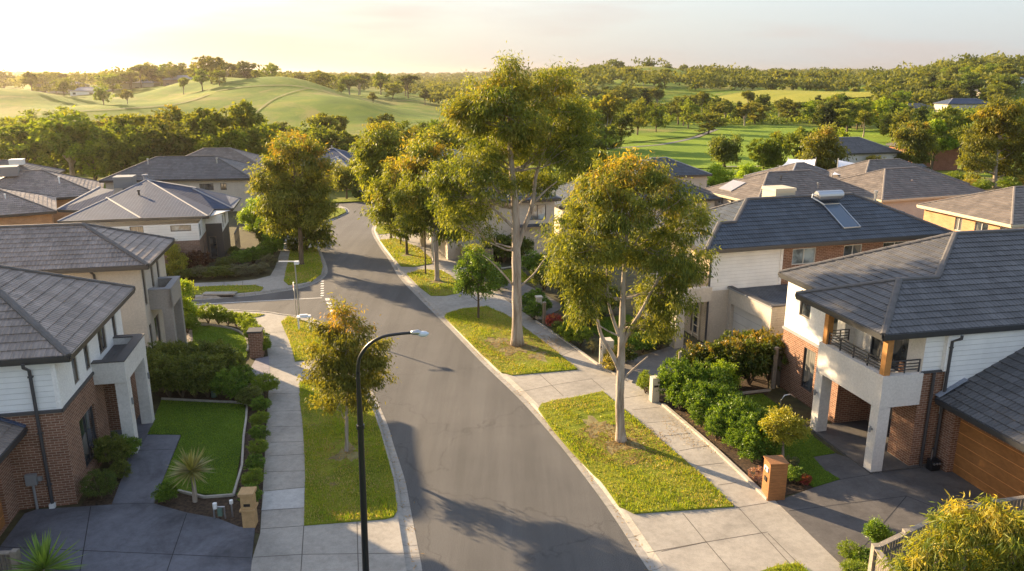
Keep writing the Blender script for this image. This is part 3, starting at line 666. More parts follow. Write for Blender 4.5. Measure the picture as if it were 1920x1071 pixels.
# garage wing (its front faces the street, nearer the camera)
h.wall('brick', (2.72,.05), (2.72,-6.6), GZ, 2.72, [(.55,5.45,GZ+.001,2.35)], .3)
h.wall('brick', (2.72,-6.6), (10,-6.6), GZ, 2.72)
mb = MB(); mb.poly([(3.0,-.5,GZ),(3.0,-5.4,GZ),(3.0,-5.4,2.35),(3.0,-.5,2.35)]); mb.box(3.01,3.05,-5.4,-.5,GZ,2.35); h.part('garage_door', mb, 'gdoor')
h.roof([[(2.3,.04,2.85),(2.3,-7.0,2.85),(7.2,-2.2,5.15),(7.2,.04,5.15)][::-1] and [(2.3,.03,2.85),(2.3,-7.0,2.85),(7.5,-3.3,5.35),(7.5,.03,5.35)], [(2.3,-7.0,2.85),(13,-7.0,2.85),(13,-3.3,5.35),(7.5,-3.3,5.35)]], 'tile_g', 'cap',
  caps=[((2.3,-7.0,2.85),(7.5,-3.3,5.35))], gutters=[((2.3,.0,2.85),(2.3,-7.0,2.85)),((2.3,-7.0,2.85),(13,-7,2.85))], soffit=[(2.3,.0,2.72),(2.3,-7.0,2.72),(10,-7,2.72),(10,0,2.72)])
h.part('flashing', MB().bar((2.3,-.02,2.93),(3.4,-.02,3.5),.22,.03), 'metal_l')
h.done()
t = empty('gas_meter', h.root.matrix_basis @ Vector((2.4, -.2, .118)), AL, 'black gas meter with pipes against the brick pier by the timber garage door', 'meter')
MB().box(-.18,.18,-.16,.1,.02,.42).build('case', M['black'], t, bevel=.02); mb = MB()
for k in (-.1, .02, .13): mb.tube([(k,-.17,.3),(k,-.2,.3)],.04,8)
mb.tube([(-.1,0,.42),(-.1,0,.75),(-.02,.08,.75)],.018,6); mb.build('dial', M['steel'], t)
# ---------------------------------------------------------------- near left house
h = House((-14.60, 23.15, 0), AL, 'two storey brown brick and white board house with square portico, nearest on the left')
zr = 7.73
h.roof([[(-12,-.3,5.45),(.55,-.3,5.45),(-3.6,3.85,zr),(-12,3.85,zr)], [(.55,-.3,5.45),(.55,8,5.45),(-3.6,3.85,zr)], [(.55,8,5.45),(-12,8,5.45),(-12,3.85,zr),(-3.6,3.85,zr)]], 'tile_l', 'cap',
  caps=[((.55,-.3,5.45),(-3.6,3.85,zr)),((.55,8,5.45),(-3.6,3.85,zr)),((-3.6,3.85,zr),(-12,3.85,zr))], gutters=[((-12,-.3,5.45),(.55,-.3,5.45)),((.55,-.3,5.45),(.55,8,5.45)),((.55,8,5.45),(-12,8,5.45))],
  soffit=[(-12,-.25,5.32),(.5,-.25,5.32),(.5,7.95,5.32),(-12,7.95,5.32)], course=.36)
fr = dict(mull=1, frame='frame_t')
h.wallw('white', (-12,0), (0,0), 2.4, 5.32, [])
h.wallw('white_r', (0,0), (0,7.7), 3.52, 5.32, [(1.45,2.0,3.75,5.1,fr),(2.75,3.3,3.75,5.1,fr),(4.45,5.45,3.75,5.1,dict(mull=2,frame='frame_t')),(6.35,6.9,3.75,5.1,fr)])
h.wall('white_r', (0,7.7), (-12,7.7), GZ, 5.32)
h.part('corner_board', MB().box(-.14,.012,-.012,.12,3.56,5.32), 'white_r')
h.wallw('brick', (-1.75,-.02), (.0,-.02), GZ, 3.5, [])
h.wallw('brick', (0,-.02), (0,4.25), GZ, 3.5, [(1.3,3.0,.62,2.5,dict(mull=2,frame='frame'))], .14)
h.part('window_sill', MB().box(-.05,.09,1.22,3.08,.5,.6), 'brick')
h.wall('brick', (0,4.25), (-.9,4.25), GZ, 3.5); h.wallw('brick', (-.9,4.25), (-.9,6.2), GZ, 3.5, [(.4,1.4,GZ+.02,2.3,dict(mull=1,frame='frame_t',name='front_door'))])
h.wall('brick', (-.9,5.6), (.35,5.6), GZ, 3.1); h.wall('brick', (.35,5.6), (.35,7.7), GZ, 3.1)
h.part('band', MB().box(-1.8,.05,-.09,-.02,3.46,3.56), 'trim'); h.part('band', MB().box(.002,.06,-.09,3.3,3.46,3.56), 'trim')
mb = MB(); mb.box(.68,1.1,3.35,3.8,GZ,3.05); mb.box(.68,1.1,6.0,6.4,GZ,3.05); mb.box(.8,1.1,3.3,6.45,3.04,3.86); mb.box(0.0,.8,3.3,3.55,3.04,3.858); mb.box(0.0,.8,6.2,6.45,3.04,3.858)
h.part('portico', mb, 'pgrey', bevel=.012)
h.part('portico_roof', MB().box(0.0,.8,3.55,6.2,3.5,3.58), 'tile_g'); mb = MB(); mb.box(.76,1.13,3.27,6.48,3.86,3.90); mb.box(0,.76,3.27,3.58,3.86,3.898); mb.box(0,.76,6.17,6.48,3.86,3.898); h.part('parapet_cap', mb, 'trim')
h.part('porch_floor', MB().box(-.9,1.12,4.2,6.5,.07,.16), 'drive')
for yy in (3.6, 6.2):
    mb = MB(); mb.box(1.1,1.16,yy-.04,yy+.04,2.05,2.3); h.part('wall_light', mb, 'grey')
h.downpipe(-.72, -.02, GZ+.12, 5.32); h.part('pipe_shoe', MB().box(-.8,-.64,-.2,-.04,GZ,GZ+.16), 'white_p')
mb = MB(); mb.box(-1.38,-1.05,-.16,-.02,1.0,1.38); mb.tube([(-1.2,-.08,GZ),(-1.2,-.08,1.0)],.045,8); mb.box(-1.02,-.9,-.12,-.02,1.12,1.25); h.part('meter_box', mb, 'grey')
# garage wing
h.wall('brick', (-1.75,-.6), (-1.75,-.02), GZ, 2.95); h.wall('brick', (-1.75,-6.6), (-1.75,-.6), GZ, 2.95, [(.5,5.75,GZ+.001,2.45)], .12); h.wall('brick', (-12,-6.6), (-1.75,-6.6), GZ, 2.95)
mb = MB(); mb.box(-1.95,-1.87,-6.1,-.85,GZ,2.45); h.part('garage_door', mb, 'gdoor')
h.roof([[(-1.15,-7,3.02),(-1.15,-.03,3.02),(-5.2,-.03,5.05),(-5.2,-3,5.05)]], 'tile_l', 'cap', gutters=[((-1.15,-7,3.02),(-1.15,-.03,3.02))], soffit=[(-1.2,-7,2.9),(-1.2,-.03,2.9),(-6,-.03,2.9),(-6,-7,2.9)], course=.36)
h.part('flashing', MB().bar((-1.1,-.05,3.08),(-5.2,-.05,5.12),.2,.05), 'metal')
h.done()
# ---------------------------------------------------------------- second left house
h = House((-17.5, 35.3, 0), AL, 'cream rendered two storey house with walled portico, second on the left')
zr = 7.0
h.roof([[(-14,-.6,5.5),(.5,-.6,5.5),(-2.9,2.4,zr),(-14,2.4,zr)], [(.5,-.6,5.5),(.5,5.4,5.5),(-2.9,2.4,zr)], [(.5,5.4,5.5),(-14,5.4,5.5),(-14,2.4,zr),(-2.9,2.4,zr)]], 'tile_l', 'cap',
  caps=[((.5,-.6,5.5),(-2.9,2.4,zr)),((.5,5.4,5.5),(-2.9,2.4,zr)),((-2.9,2.4,zr),(-14,2.4,zr))], gutters=[((-14,-.6,5.5),(.5,-.6,5.5)),((.5,-.6,5.5),(.5,5.4,5.5)),((.5,5.4,5.5),(-14,5.4,5.5))],
  soffit=[(-14,-.55,5.37),(.45,-.55,5.37),(.45,5.35,5.37),(-14,5.35,5.37)])
h.wallw('cream', (-14,0), (0,0), GZ, 5.37, [(11.2,11.8,1.2,3.0,dict(mull=1,frame='frame_t'))])
h.wallw('cream', (0,0), (0,5.1), GZ, 5.37, [(.2,.7,3.3,5.1,fr),(1.9,2.4,3.7,5.1,fr),(3.2,3.7,3.7,5.1,fr),(.3,.8,.4,2.3,fr),(1.4,2.4,GZ+.02,2.3,dict(mull=1,frame='frame_t',name='front_door'))])
h.wall('cream', (0,5.1), (-14,5.1), GZ, 5.37)
mb = MB(); mb.box(0,1.0,.9,1.2,2.9,3.9); mb.box(.55,1.0,.9,1.25,GZ,2.9); mb.box(.75,1.0,.9,3.4,2.9,3.9); mb.box(0,.75,3.1,3.4,2.9,3.898); mb.box(.55,1.0,3.05,3.4,GZ,2.9)
h.part('portico', mb, 'grey_r', bevel=.012); mb = MB(); mb.box(.72,1.03,.87,3.43,3.9,3.94); mb.box(0,.72,.87,1.23,3.9,3.938); mb.box(0,.72,3.07,3.43,3.9,3.938); h.part('parapet_cap', mb, 'cap_w'); h.part('portico_roof', MB().box(0,.75,1.2,3.1,3.3,3.4), 'trim')
h.downpipe(-2.0, 0, 2.6, 5.37); h.done()
# ---------------------------------------------------------------- corner house with blue-grey metal roof (smaller scale as it stands further)
h = House((-22.75, 55.1, 0), R(14), 'corner house with pointed blue-grey metal roof and brick base, across the side street')
e = 3.72
def LP(px, py, z): return tuple(h.root.matrix_basis.inverted() @ P(px, py, z))
bpy.context.view_layer.update()
pk = LP(275,337,5.35); 
sw, s2, se, st, ne, nn_ = LP(108,415,e), LP(264,409,e), LP(390,405,e), LP(400,392,e), LP(436,391,e), LP(450,372,e)
r2_ = LP(365,352,5.05); back = (sw[0]+1, pk[1]+6, e)
q1 = LP(202,372,4.45)
h.roof([[sw, s2, q1], [s2, se, pk, q1], [se, st, ne, r2_, pk], [ne, nn_, (nn_[0]-1.5, nn_[1]+3, e), r2_], [(nn_[0]-1.5, nn_[1]+3, e), back, pk, r2_], [back, sw, q1, pk]], 'metal', 'cap_w', step=0, capr=.07,
  caps=[(sw,q1),(q1,pk),(s2,q1),(se,pk),(pk,r2_),(ne,LP(365,355,4.95)),(r2_,nn_)], gutters=[(sw,s2),(s2,se),(se,st),(st,ne),(ne,nn_)], soffit=[(sw[0]+.1,sw[1]+.1,e-.13),(se[0]-.1,se[1]+.1,e-.13),(ne[0]-.05,ne[1]+.1,e-.13),(nn_[0]-.1,nn_[1],e-.13),(nn_[0]-1.6,nn_[1]+3,e-.13),(sw[0],nn_[1]+3,e-.13)])
zb = 2.35; yS = .35
h.wallw('white', (-9.5,yS), (0,yS), zb, e-.13, [(1.3,2.9,2.6,3.5,dict(mull=1,frame='frame_w',glass='glass')),(4.9,5.8,2.4,3.55,dict(mull=1,frame='frame',glass='glass')),(7.6,9.0,3.05,3.5,dict(mull=1,frame='frame',glass='glass_p'))])
h.wallw('brick3', (-9.5,yS), (0,yS), GZ, zb, [])
h.wallw('brick3', (0,yS), (0,3.9), GZ, zb, [(1.7,2.2,.5,2.0,fr)]); h.wallw('white', (0,yS), (0,3.9), zb, e-.13, [(.5,1.1,2.5,3.4,fr)])
h.wallw('trim', (0,3.9), (1.2,3.9), GZ, 2.9, [(.15,.7,.2,1.9,dict(mull=1,frame='frame_t',name='front_door'))]); h.wall('white_r', (0,3.9), (1.2,3.9), 2.9, e-.13)
h.wallw('trim', (1.2,3.9), (1.2,8.5), GZ, 2.2, []); h.wallw('white_r', (1.2,3.9), (1.2,8.5), 2.2, e-.13, [(.6,1.2,2.4,3.4,fr),(2.2,2.8,2.4,3.4,fr)])
h.wall('white_r', (1.2,8.5), (-9.5,8.5), GZ, e-.13)
mb = MB()
for k in range(5): mb.bar((2.0,4.6+k*.8,GZ),(2.0,4.6+k*.8,1.9),.06,.06)
mb.bar((2.0,4.5,1.9),(2.0,8.0,1.9),.08,.08); mb.bar((2.0,4.5,1.0),(2.0,8.0,1.0),.04,.04); h.part('pergola', mb, 'trim')
vent(h, pk[0]-.15, pk[1]+.3, pk[2], .16, 'metal_l', .3); vent(h, *LP(260,360,4.9), .08, 'gutter', .05)
v_ = LP(225,352,4.9); cooler(h, v_[0], v_[1]+2, v_[2]-.4, 1.5, .95, 'grey')
b0 = LP(110,395,3.9)
h.roof([[LP(108,393,3.6),LP(205,396,3.6),LP(215,356,4.9),LP(185,352,4.9)]], 'metal', 'cap_w', step=0, caps=[(LP(108,393,3.6),LP(185,352,4.9))], gutters=[(LP(108,393,3.6),LP(205,396,3.6))], name='rear_roof')
h.done()
# ---------------------------------------------------------------- simple hipped houses further off
def hh(px, py, ze, rz, wx, wy, label, slope=.42, wallm='cream', roofm='tile_g', capm='cap', oh=.4, corner=(1, 0), gm='gutter', z0=0, wins=(), step=.028, ax=None, cap_r=.09, group=None, two=None, dist=None):
    """(px,py) photograph position of one eave corner at height ze; corner = which (x,y) corner of the eave rectangle"""
    p = P(px, py, ze) if dist is None else D(px, dist, ze)
    c = Matrix.Rotation(rz, 3, 'Z') @ Vector(((-1 if corner[0] else 0)*wx, (-1 if corner[1] else 0)*wy, 0))
    H_ = House((p.x+c.x, p.y+c.y, z0), rz, label, group)
    z = ze-z0; H_.hip(0, wx, 0, wy, z, slope, roofm, capm, ax=ax, step=step, gm=gm, capr=cap_r)
    x0, x1, y0, y1 = oh, wx-oh, oh, wy-oh; zz = z-.13
    ws = {k: [] for k in 'SEWN'}
    for sd_, *r_ in wins: ws[sd_].append(tuple(r_[:4])+(dict(mull=2, frame=r_[4] if len(r_) > 4 else 'frame', glass=r_[5] if len(r_) > 5 else 'glass'),))
    for sd_, a, b in (('S', (x0,y0), (x1,y0)), ('E', (x1,y0), (x1,y1)), ('N', (x1,y1), (x0,y1)), ('W', (x0,y1), (x0,y0))):
        if two: H_.wallw(two[0], a, b, -1.5, two[1], []); H_.wallw(wallm, a, b, two[1], zz, ws[sd_])
        else: H_.wallw(wallm, a, b, -1.5, zz, ws[sd_])
    return H_
x = hh(472, 334, 3.6, R(8), 15, 9, 'two storey beige house with long grey tiled roof behind the metal roofed corner house', roofm='tile_g', wallm='cream', wins=[('S',9.2,10.6,2.35,3.05),('S',11.3,11.9,2.35,3.05),('E',.8,1.3,2.2,3.1)]); cooler(x, 15.6, 1.0, .6, .9, .7, 'white_p')
vent(x, 4, 3, 4.9); vent(x, 11, 3, 4.9); x.done()
x = hh(490, 352, 2.2, R(8), 11, 7, 'low grey skirt roof wing in front of the beige two storey house', roofm='tile_g', wallm='cream', slope=.3); x.done()
x = hh(505, 318, 3.4, R(10), 13, 10, 'small pale hip roofed house glimpsed left of the big left gum', roofm='tile_t', capm='cap_t', wallm='cream'); x.done()
x = hh(105, 396, 3.1, R(30), 16, 9, 'orange brick house under a grey tiled roof at the left edge', roofm='tile_l', wallm='obrick', slope=.4, corner=(1,0), wins=[('E',1.2,2.2,1.6,2.7),('E',4.0,5.0,1.6,2.7)]); vent(x, 12.5, 2.5, 3.9, .05, 'white_p'); x.done()
x = hh(190, 366, 2.9, R(26), 12, 10, 'low grey roofed house with a box cooler left of the metal roof', roofm='tile_l', wallm='obrick', slope=.42); cooler(x, 4.2, 4.6, 4.5, 1.8, .9, 'grey'); vent(x, 8.5, 2.5, 4.0, .06, 'white_p'); x.done()
x = hh(88, 336, 2.8, R(18), 16, 9, 'grey roofed house farthest back at the left edge', roofm='tile_g', wallm='cream', slope=.4); vent(x, 9, 4, 4.2, .2, 'white_p'); cooler(x, 12.5, 3.4, 4.0, 1.3, .6, 'white_p'); x.done()
x = hh(672, 312, 3.0, R(-6), 9.5, 9, 'blue-grey metal roofed house with garage at the end of the street', roofm='metal', capm='cap_w', wallm='brick3', slope=.38, step=0, wins=[('S',3.2,5.0,1.9,2.6,'frame_w','glass'),('S',5.6,8.2,.1,1.5,'frame','glass')])
x.roof([[(3.2,-1.0,2.95),(8.6,-1.0,2.95),(6.2,1.6,3.9)],[(3.2,3.0,2.95),(3.2,-1.0,2.95),(6.2,1.6,3.9),(6.2,3.4,3.9)],[(8.6,-1.0,2.95),(8.6,3.0,2.95),(6.2,3.4,3.9),(6.2,1.6,3.9)]], 'metal_l', 'cap_w', step=0, caps=[((3.2,-1.0,2.95),(6.2,1.6,3.9)),((8.6,-1,2.95),(6.2,1.6,3.9)),((6.2,1.6,3.9),(6.2,3.4,3.9))], gutters=[((3.2,-1.0,2.95),(8.6,-1,2.95))], name='porch_roof'); vent(x, 4.5, 5, 4.5); x.done()
# ---------------------------------------------------------------- second right house (slate blue roof)
h = House((11.0, 40.2, 0), R(16.5), 'house with long slate blue roof, solar water heater and flat roofed garage')
A0, A1 = (2.9, 2.15, 7.28), (9.9, 2.15, 7.28); ev = 5.4
sl_ = (7.28-5.4)/3.55
lo = (.45, .45, 5.4+sl_*1.85); lo2 = (1.25, .45, lo[2])
h.roof([
  {'p': [(-1.6,-1.4,ev),(14.1,-1.4,ev),(12.2,.45,lo[2]),(.2,.45,lo[2])]},
  {'p': [(1.15,.45,lo[2]),(12.2,.45,lo[2]),A1,A0], 'o': (-1.6,-1.4,ev)},
  {'p': [(-1.6,2.3,ev),(-1.6,-1.4,ev),(.2,.45,lo[2])]}, {'p': [(-.7,2.3,ev),(-1.6,2.3,ev),(.2,.45,lo[2]),(1.15,.45,lo[2])]},
  {'p': [(-.7,5.7,ev),(-.7,2.3,ev),(1.15,.45,lo[2]),A0]}, {'p': [(14.1,-1.4,ev),(14.1,5.7,ev),A1]}, {'p': [(14.1,5.7,ev),(-.7,5.7,ev),A0,A1]}],
  'tile_b', 'cap', caps=[((-1.6,-1.4,ev),(.2,.45,lo[2])),((.2,.45,lo[2]),(1.15,.45,lo[2])),((1.15,.45,lo[2]),A0),(A0,A1),(A1,(14.1,-1.4,ev)),((-.7,5.7,ev),A0),((14.1,5.7,ev),A1)],
  gutters=[((-1.6,-1.4,ev),(14.1,-1.4,ev)),((-1.6,-1.4,ev),(-1.6,2.3,ev)),((14.1,-1.4,ev),(14.1,5.7,ev))], soffit=[(-1.55,-1.35,ev-.13),(14.05,-1.35,ev-.13),(14.05,5.6,ev-.13),(-.7,5.6,ev-.13),(-.7,2.3,ev-.13),(-1.55,2.3,ev-.13)])
h.wallw('white', (-.9,-.75), (3.4,-.75), 3.0, ev-.13, []); h.wallw('brick', (3.4,-.7), (13.4,-.7), GZ, ev-.13, [(.7,2.2,4.05,4.95,dict(mull=2,frame='frame_w',glass='glass_p')),(4.0,5.2,3.9,4.95,dict(mull=2,frame='frame_w')),(6.6,9.0,4.1,4.95,dict(mull=3,frame='frame_w'))])
h.part('corner_board', MB().box(3.3,3.46,-.8,-.66,3.0,ev-.13), 'white_r')
h.wallw('beigeb', (-.9,3.5), (-.9,-.75), GZ, ev-.13, [(1.2,2.2,3.6,4.9,fr),(2.6,3.3,.3,2.4,fr)])
h.wall('cream', (-.9,-.75), (.3,-.75), GZ, 3.0); h.wall('cream', (13.4,5.2), (-.9,5.2), GZ, ev-.13)
# garage box
h.wallw('cream', (.3,-.75), (.3,-4.6), GZ, 3.12, []) if False else h.wall('cream', (.3,.5), (.3,-4.6), GZ, 3.14, [(1.55,4.4,GZ+.001,2.3)], .22)
h.part('garage_door', MB().box(.52,.6,-3.9,-1.05,GZ,2.3), 'gdoor_w'); h.wall('limb', (.3,-4.6), (5.5,-4.6), GZ, 3.14)
mb = MB(); mb.box(.55,5.5,-4.4,-.8,3.0,3.04); h.part('flat_roof', mb, 'tile_b'); mb = MB(); mb.box(.24,.5,-4.66,-.76,3.14,3.2); mb.box(.5,5.5,-4.66,-4.4,3.14,3.198); h.part('parapet_cap', mb, 'trim')
h.part('flashing', MB().box(.22,.28,-4.68,-.7,3.08,3.17), 'cap_w')
mb = MB(); mb.tube([(-.95,-.86,ev-.15),(-.95,-.86,GZ)],.06,8); h.part('downpipe', mb, 'pipe'); 
# porch front
mb = MB(); mb.box(-2.9,-2.4,-1.1,-.5,GZ,2.55); mb.box(-2.9,-.9,-1.1,-.75,2.55,3.3); mb.box(-2.9,-2.55,-.75,2.5,2.55,3.3); mb.box(-2.9,-2.4,2.1,2.6,GZ,2.55); mb.box(-2.55,-.9,2.2,2.5,2.55,3.298); h.part('portico', mb, 'cream', bevel=.01)
mb = MB()
for zz in (.3,.8,1.3,1.8,2.2): mb.bar((-.93,-.1,zz),(-.93,.55,zz),.04,.04)
mb.bar((-.94,-.1,GZ),(-.94,-.1,2.3),.06,.06); mb.bar((-.94,.55,GZ),(-.94,.55,2.3),.06,.06); h.part('front_door', mb, 'fascia_w')
# solar water heater
def on_s(x, y, up=0): return Vector((x, y, ev+sl_*(y+1.4)+up))
tk = MB(); a, b = on_s(7.0,1.55,.42), on_s(8.7,1.55,.42); tk.tube([a,a+Vector((.06,0,0)),b-Vector((.06,0,0)),b],[.24,.28,.28,.24],16); h.part('solar_tank', tk, 'steel', smooth=False)
sp_ = MB(); q = [on_s(7.3,-.6,.08),on_s(8.4,-.6,.08),on_s(8.4,1.3,.08),on_s(7.3,1.3,.08)]; sp_.poly(q); 
for i in range(4): sp_.poly([q[i]-Vector((0,0,.08)), q[(i+1)%4]-Vector((0,0,.08)), q[(i+1)%4], q[i]])
po = h.part('solar_panel', sp_, 'solar'); fb = MB()
for i in range(4): fb.bar(q[i]+Vector((0,0,.01)), q[(i+1)%4]+Vector((0,0,.01)), .06, .05)
fb.build('panel_frame', M['steel'], po); mb = MB(); mb.tube([a+Vector((-.02,0,.05)),a+Vector((-.3,-.05,.1)),a+Vector((-.45,-.2,-.05)),a+Vector((-.2,-.35,-.2)),on_s(7.35,1.25,.1)],.035,6); h.part('pipe', mb, 'white_p')
cooler(h, 5.6, 3.1, 6.7, 1.3, .85, 'fascia_w'); vent(h, 11.2, 1.7, 6.9); h.done()
# ---------------------------------------------------------------- right, behind
x = hh(1720, 384, 3.9, R(14), 20, 9, 'orange brick house with taupe tiled roof and cream gutters at the right edge', roofm='tile_t', capm='cap_t', wallm='obrick', corner=(0,1), slope=.42, gm='fascia_w', wins=[('W',5.1,6.3,2.3,3.5,'frame_w'),('W',7.3,8.5,2.3,3.5,'frame_w'),('W',3.2,3.9,2.5,3.5,'frame_w')]); x.done()
x = hh(1313, 356, 2.9, R(20), 14, 9, 'brown tiled low house with a white solar panel on its left slope', roofm='tile_t', capm='cap_t', wallm='cream', corner=(0,1), slope=.46, gm='fascia_w', wins=[('W',2.0,3.0,1.9,2.6,'frame_w'),('W',4.2,5.0,1.9,2.6,'frame_w')])
s_ = MB(); a = Vector((.9,5.2,0)); 
def onw(xx, yy, up=.1): return Vector((xx, yy, 2.9+.46*xx+up))
q = [onw(.7,6.9),onw(.7,4.9),onw(2.3,4.9),onw(2.3,6.9)]; s_.poly(q); [s_.poly([q[i]-Vector((0,0,.08)), q[(i+1)%4]-Vector((0,0,.08)), q[(i+1)%4], q[i]]) for i in range(4)]; x.part('solar_panel', s_, 'solar2'); vent(x, 5, 3.2, 4.2, .06, 'gutter', .5); vent(x, 8, 1.6, 3.7, .06, 'steel', .4); x.done()
x = hh(1520, 350, 2.9, R(20), 13.5, 9.5, 'brown hip roofed low house in the middle of the right hand roofs', roofm='tile_t', capm='cap_t', wallm='cream', corner=(0,1), slope=.45, gm='fascia_w'); vent(x, 6, 2.6, 4.0, .06, 'steel', .1); x.done()
x = hh(1818, 345, 2.7, R(17), 14, 10, 'red brick walled house with grey hip roof near the tall right hand gum', roofm='tile_t', capm='cap_t', wallm='rbrick', corner=(1,0), slope=.46, wins=[('S',7.0,9.6,.6,2.3,'frame_w','glass_p'),('S',10.6,12.2,.4,2.3)]); x.done()
x = hh(1395, 330, 2.6, R(18), 9, 8, 'small brown roofed house between two bright young trees on the right', roofm='tile_t', capm='cap_w', wallm='cream', corner=(0,1), slope=.45); x.done()
x = hh(1335, 327, 2.7, R(15), 10, 8, 'dark hip roofed house below the golf green', roofm='tile_b', capm='cap_w', wallm='cream', corner=(1,0), slope=.42); x.done()
x = hh(1352, 372, 2.9, R(17), 16, 8.5, 'slate blue tiled low house just behind the brown roof with the solar panel', roofm='tile_b', capm='cap', wallm='cream', corner=(1,0), slope=.42); x.done()
x = hh(1260, 345, 2.6, R(20), 8, 9, 'taupe tiled house with a pale hip seen above the front right gum', roofm='tile_t', capm='cap_t', wallm='cream', corner=(1,1), slope=.45); x.done()
x = hh(1690, 285, 2.4, R(14), 13, 9, 'pale walled house with grey roof standing below the woodland', z0=-2.2, roofm='tile_g', capm='cap_w', wallm='pgrey', corner=(1,0), slope=.45, wins=[('S',3.0,4.4,.4,1.6),('S',8.6,10.0,.2,1.6,'frame_w','glass_p')]); x.done()
x = hh(1808, 276, 2.2, R(12), 9, 8, 'red brick house with grey roof under the tall trees', z0=-2.6, roofm='tile_t', capm='cap_t', wallm='rbrick', corner=(1,0), slope=.4); x.done()
# house behind the tallest gum
x = hh(1052, 372, 4.6, R(16), 9.5, 9, 'two storey sandy house with grey roof half hidden behind the tallest gum', roofm='tile_g', capm='cap_w', wallm='cream', corner=(1,0), slope=.45, two=('cream', 2.2), wins=[('S',6.6,8.0,2.9,4.1,'frame','glass_p'),('W',3,4.2,2.9,4.1,'frame_t'),('W',6,7,2.9,4.1,'frame_t')])
mb = MB(); mb.box(-.8,-.35,.3,.8,0,2.3); mb.box(-.8,.4,.3,6.4,2.3,2.75); mb.box(-.8,-.35,5.9,6.4,0,2.3); x.part('portico', mb, 'cream'); x.part('awning', MB().box(5.9,8.8,-.4,.4,2.5,2.6), 'tile_b'); x.done()
x = hh(940, 318, 3.6, R(14), 11, 9, 'pale roofed house showing through the gaps of the street gums', roofm='metal_l', capm='cap_w', wallm='pgrey', corner=(1,0), slope=.42, step=0); x.done()
# ------------------------------------------------------------------ foliage
def leafmesh(name, p, d, s, L_, W_, col, m):
    """n leaves: base p, direction d, side s (all n x 3), sizes, colours n x 3"""
    n = len(p); L_ = L_[:, None]; W_ = W_[:, None]
    v = np.empty((n, 4, 3), np.float32)
    v[:, 0] = p; v[:, 1] = p+d*L_*.45+s*W_*.5; v[:, 2] = p+d*L_; v[:, 3] = p+d*L_*.45-s*W_*.5
    me = bpy.data.meshes.new(name); me.vertices.add(n*4); me.vertices.foreach_set('co', v.ravel())
    me.loops.add(n*4); me.loops.foreach_set('vertex_index', np.arange(n*4, dtype=np.int32))
    me.polygons.add(n); me.polygons.foreach_set('loop_start', np.arange(n, dtype=np.int32)*4)
    try: me.polygons.foreach_set('loop_total', np.full(n, 4, np.int32))
    except Exception: pass
    a = me.attributes.new('tint', 'FLOAT_COLOR', 'POINT'); c = np.ones((n, 4, 4), np.float32); c[:, :, :3] = col[:, None, :]
    a.data.foreach_set('color', c.ravel()); me.update(calc_edges=True); me.materials.append(m)
    return me
def nrm(a): return a/np.maximum(np.linalg.norm(a, axis=1, keepdims=True), 1e-6)
def leaves(lobes, n, size, wid, rng, cols, tip=None, droop=.7, clump=.32, per=80, inner=.55, tiph=.7, lump=.40, shrink=.92):
    """leaf positions for a crown made of ellipsoid lobes (cx,cy,cz,rx,ry,rz); cols = two leaf greens; tip = colour of new growth at the top"""
    lb = np.array(lobes, float); lb[:, 3:] *= shrink; wgt = lb[:, 3]*lb[:, 4]+lb[:, 3]*lb[:, 5]+lb[:, 4]*lb[:, 5]; wgt /= wgt.sum()
    nc = max(1, n//per); li = rng.choice(len(lb), nc, p=wgt); u = nrm(rng.normal(size=(nc, 3)))
    u[:, 2] = np.where(u[:, 2] < -.55, u[:, 2]*.5, u[:, 2])
    rad = inner+(1-inner)*rng.random(nc)**.45; rad *= 1+lump*np.sin(u[:, 0]*4.1+li*1.7)*np.cos(u[:, 1]*3.7+u[:, 2]*4.3+li)
    c = lb[li, :3]+u*lb[li, 3:]*rad[:, None]
    cl = clump*(.6+.8*rng.random(nc))
    k = np.repeat(np.arange(nc), per); N = len(k)
    pos = c[k]+rng.normal(size=(N, 3))*cl[k][:, None]*np.array([.6, .6, .42])
    out = u[k]*.5+rng.normal(size=(N, 3))*.55; out[:, 2] -= droop*1.3; d = nrm(out)
    s = nrm(np.cross(d, rng.normal(size=(N, 3))))
    zmin, zmax = (lb[:, 2]-lb[:, 5]).min(), (lb[:, 2]+lb[:, 5]).max(); hz = (c[:, 2]-zmin)/(zmax-zmin)
    t = np.clip(rng.normal(.5, .28, nc)[k]+rng.normal(0, .22, N), 0, 1)[:, None]
    c0, c1 = np.array(cols[0]), np.array(cols[1]); col = c0*(1-t)+c1*t
    if tip is not None:
        tf = np.clip((hz-tiph)/(1-tiph)+rng.normal(0, .25, nc), 0, 1)*(rng.random(nc) < .38)
        tf = (tf[k]*rng.random(N)**.6)[:, None]; col = col*(1-tf)+np.array(tip)*tf
    L_ = size*(.7+.6*rng.random(N)); W_ = wid*(.7+.6*rng.random(N))
    return pos, d, s, L_, W_, col, c
G_GUM = ((.060,.095,.020), (.235,.255,.045)); G_DARK = ((.052,.078,.018), (.165,.195,.04)); G_HEDGE = ((.055,.11,.018), (.16,.25,.035)); G_BRIGHT = ((.12,.21,.02), (.27,.37,.035))
G_OLIVE = ((.085,.11,.028), (.22,.23,.05)); G_GOLD = ((.20,.19,.035), (.36,.30,.05)); G_DULL = ((.06,.09,.026), (.17,.19,.05)); TIP = (.36,.22,.04)
def crown_obj(name, lobes, n, size, wid, seed, cols, parent, m='leaf', **k):
    rng = np.random.default_rng(seed); p, d, s, a, b, col, c = leaves(lobes, n, size, wid, rng, cols, **k)
    o = bpy.data.objects.new(name, leafmesh(name, p, d, s, a, b, col, M[m])); COL.objects.link(o); o.parent = parent
    return o, c
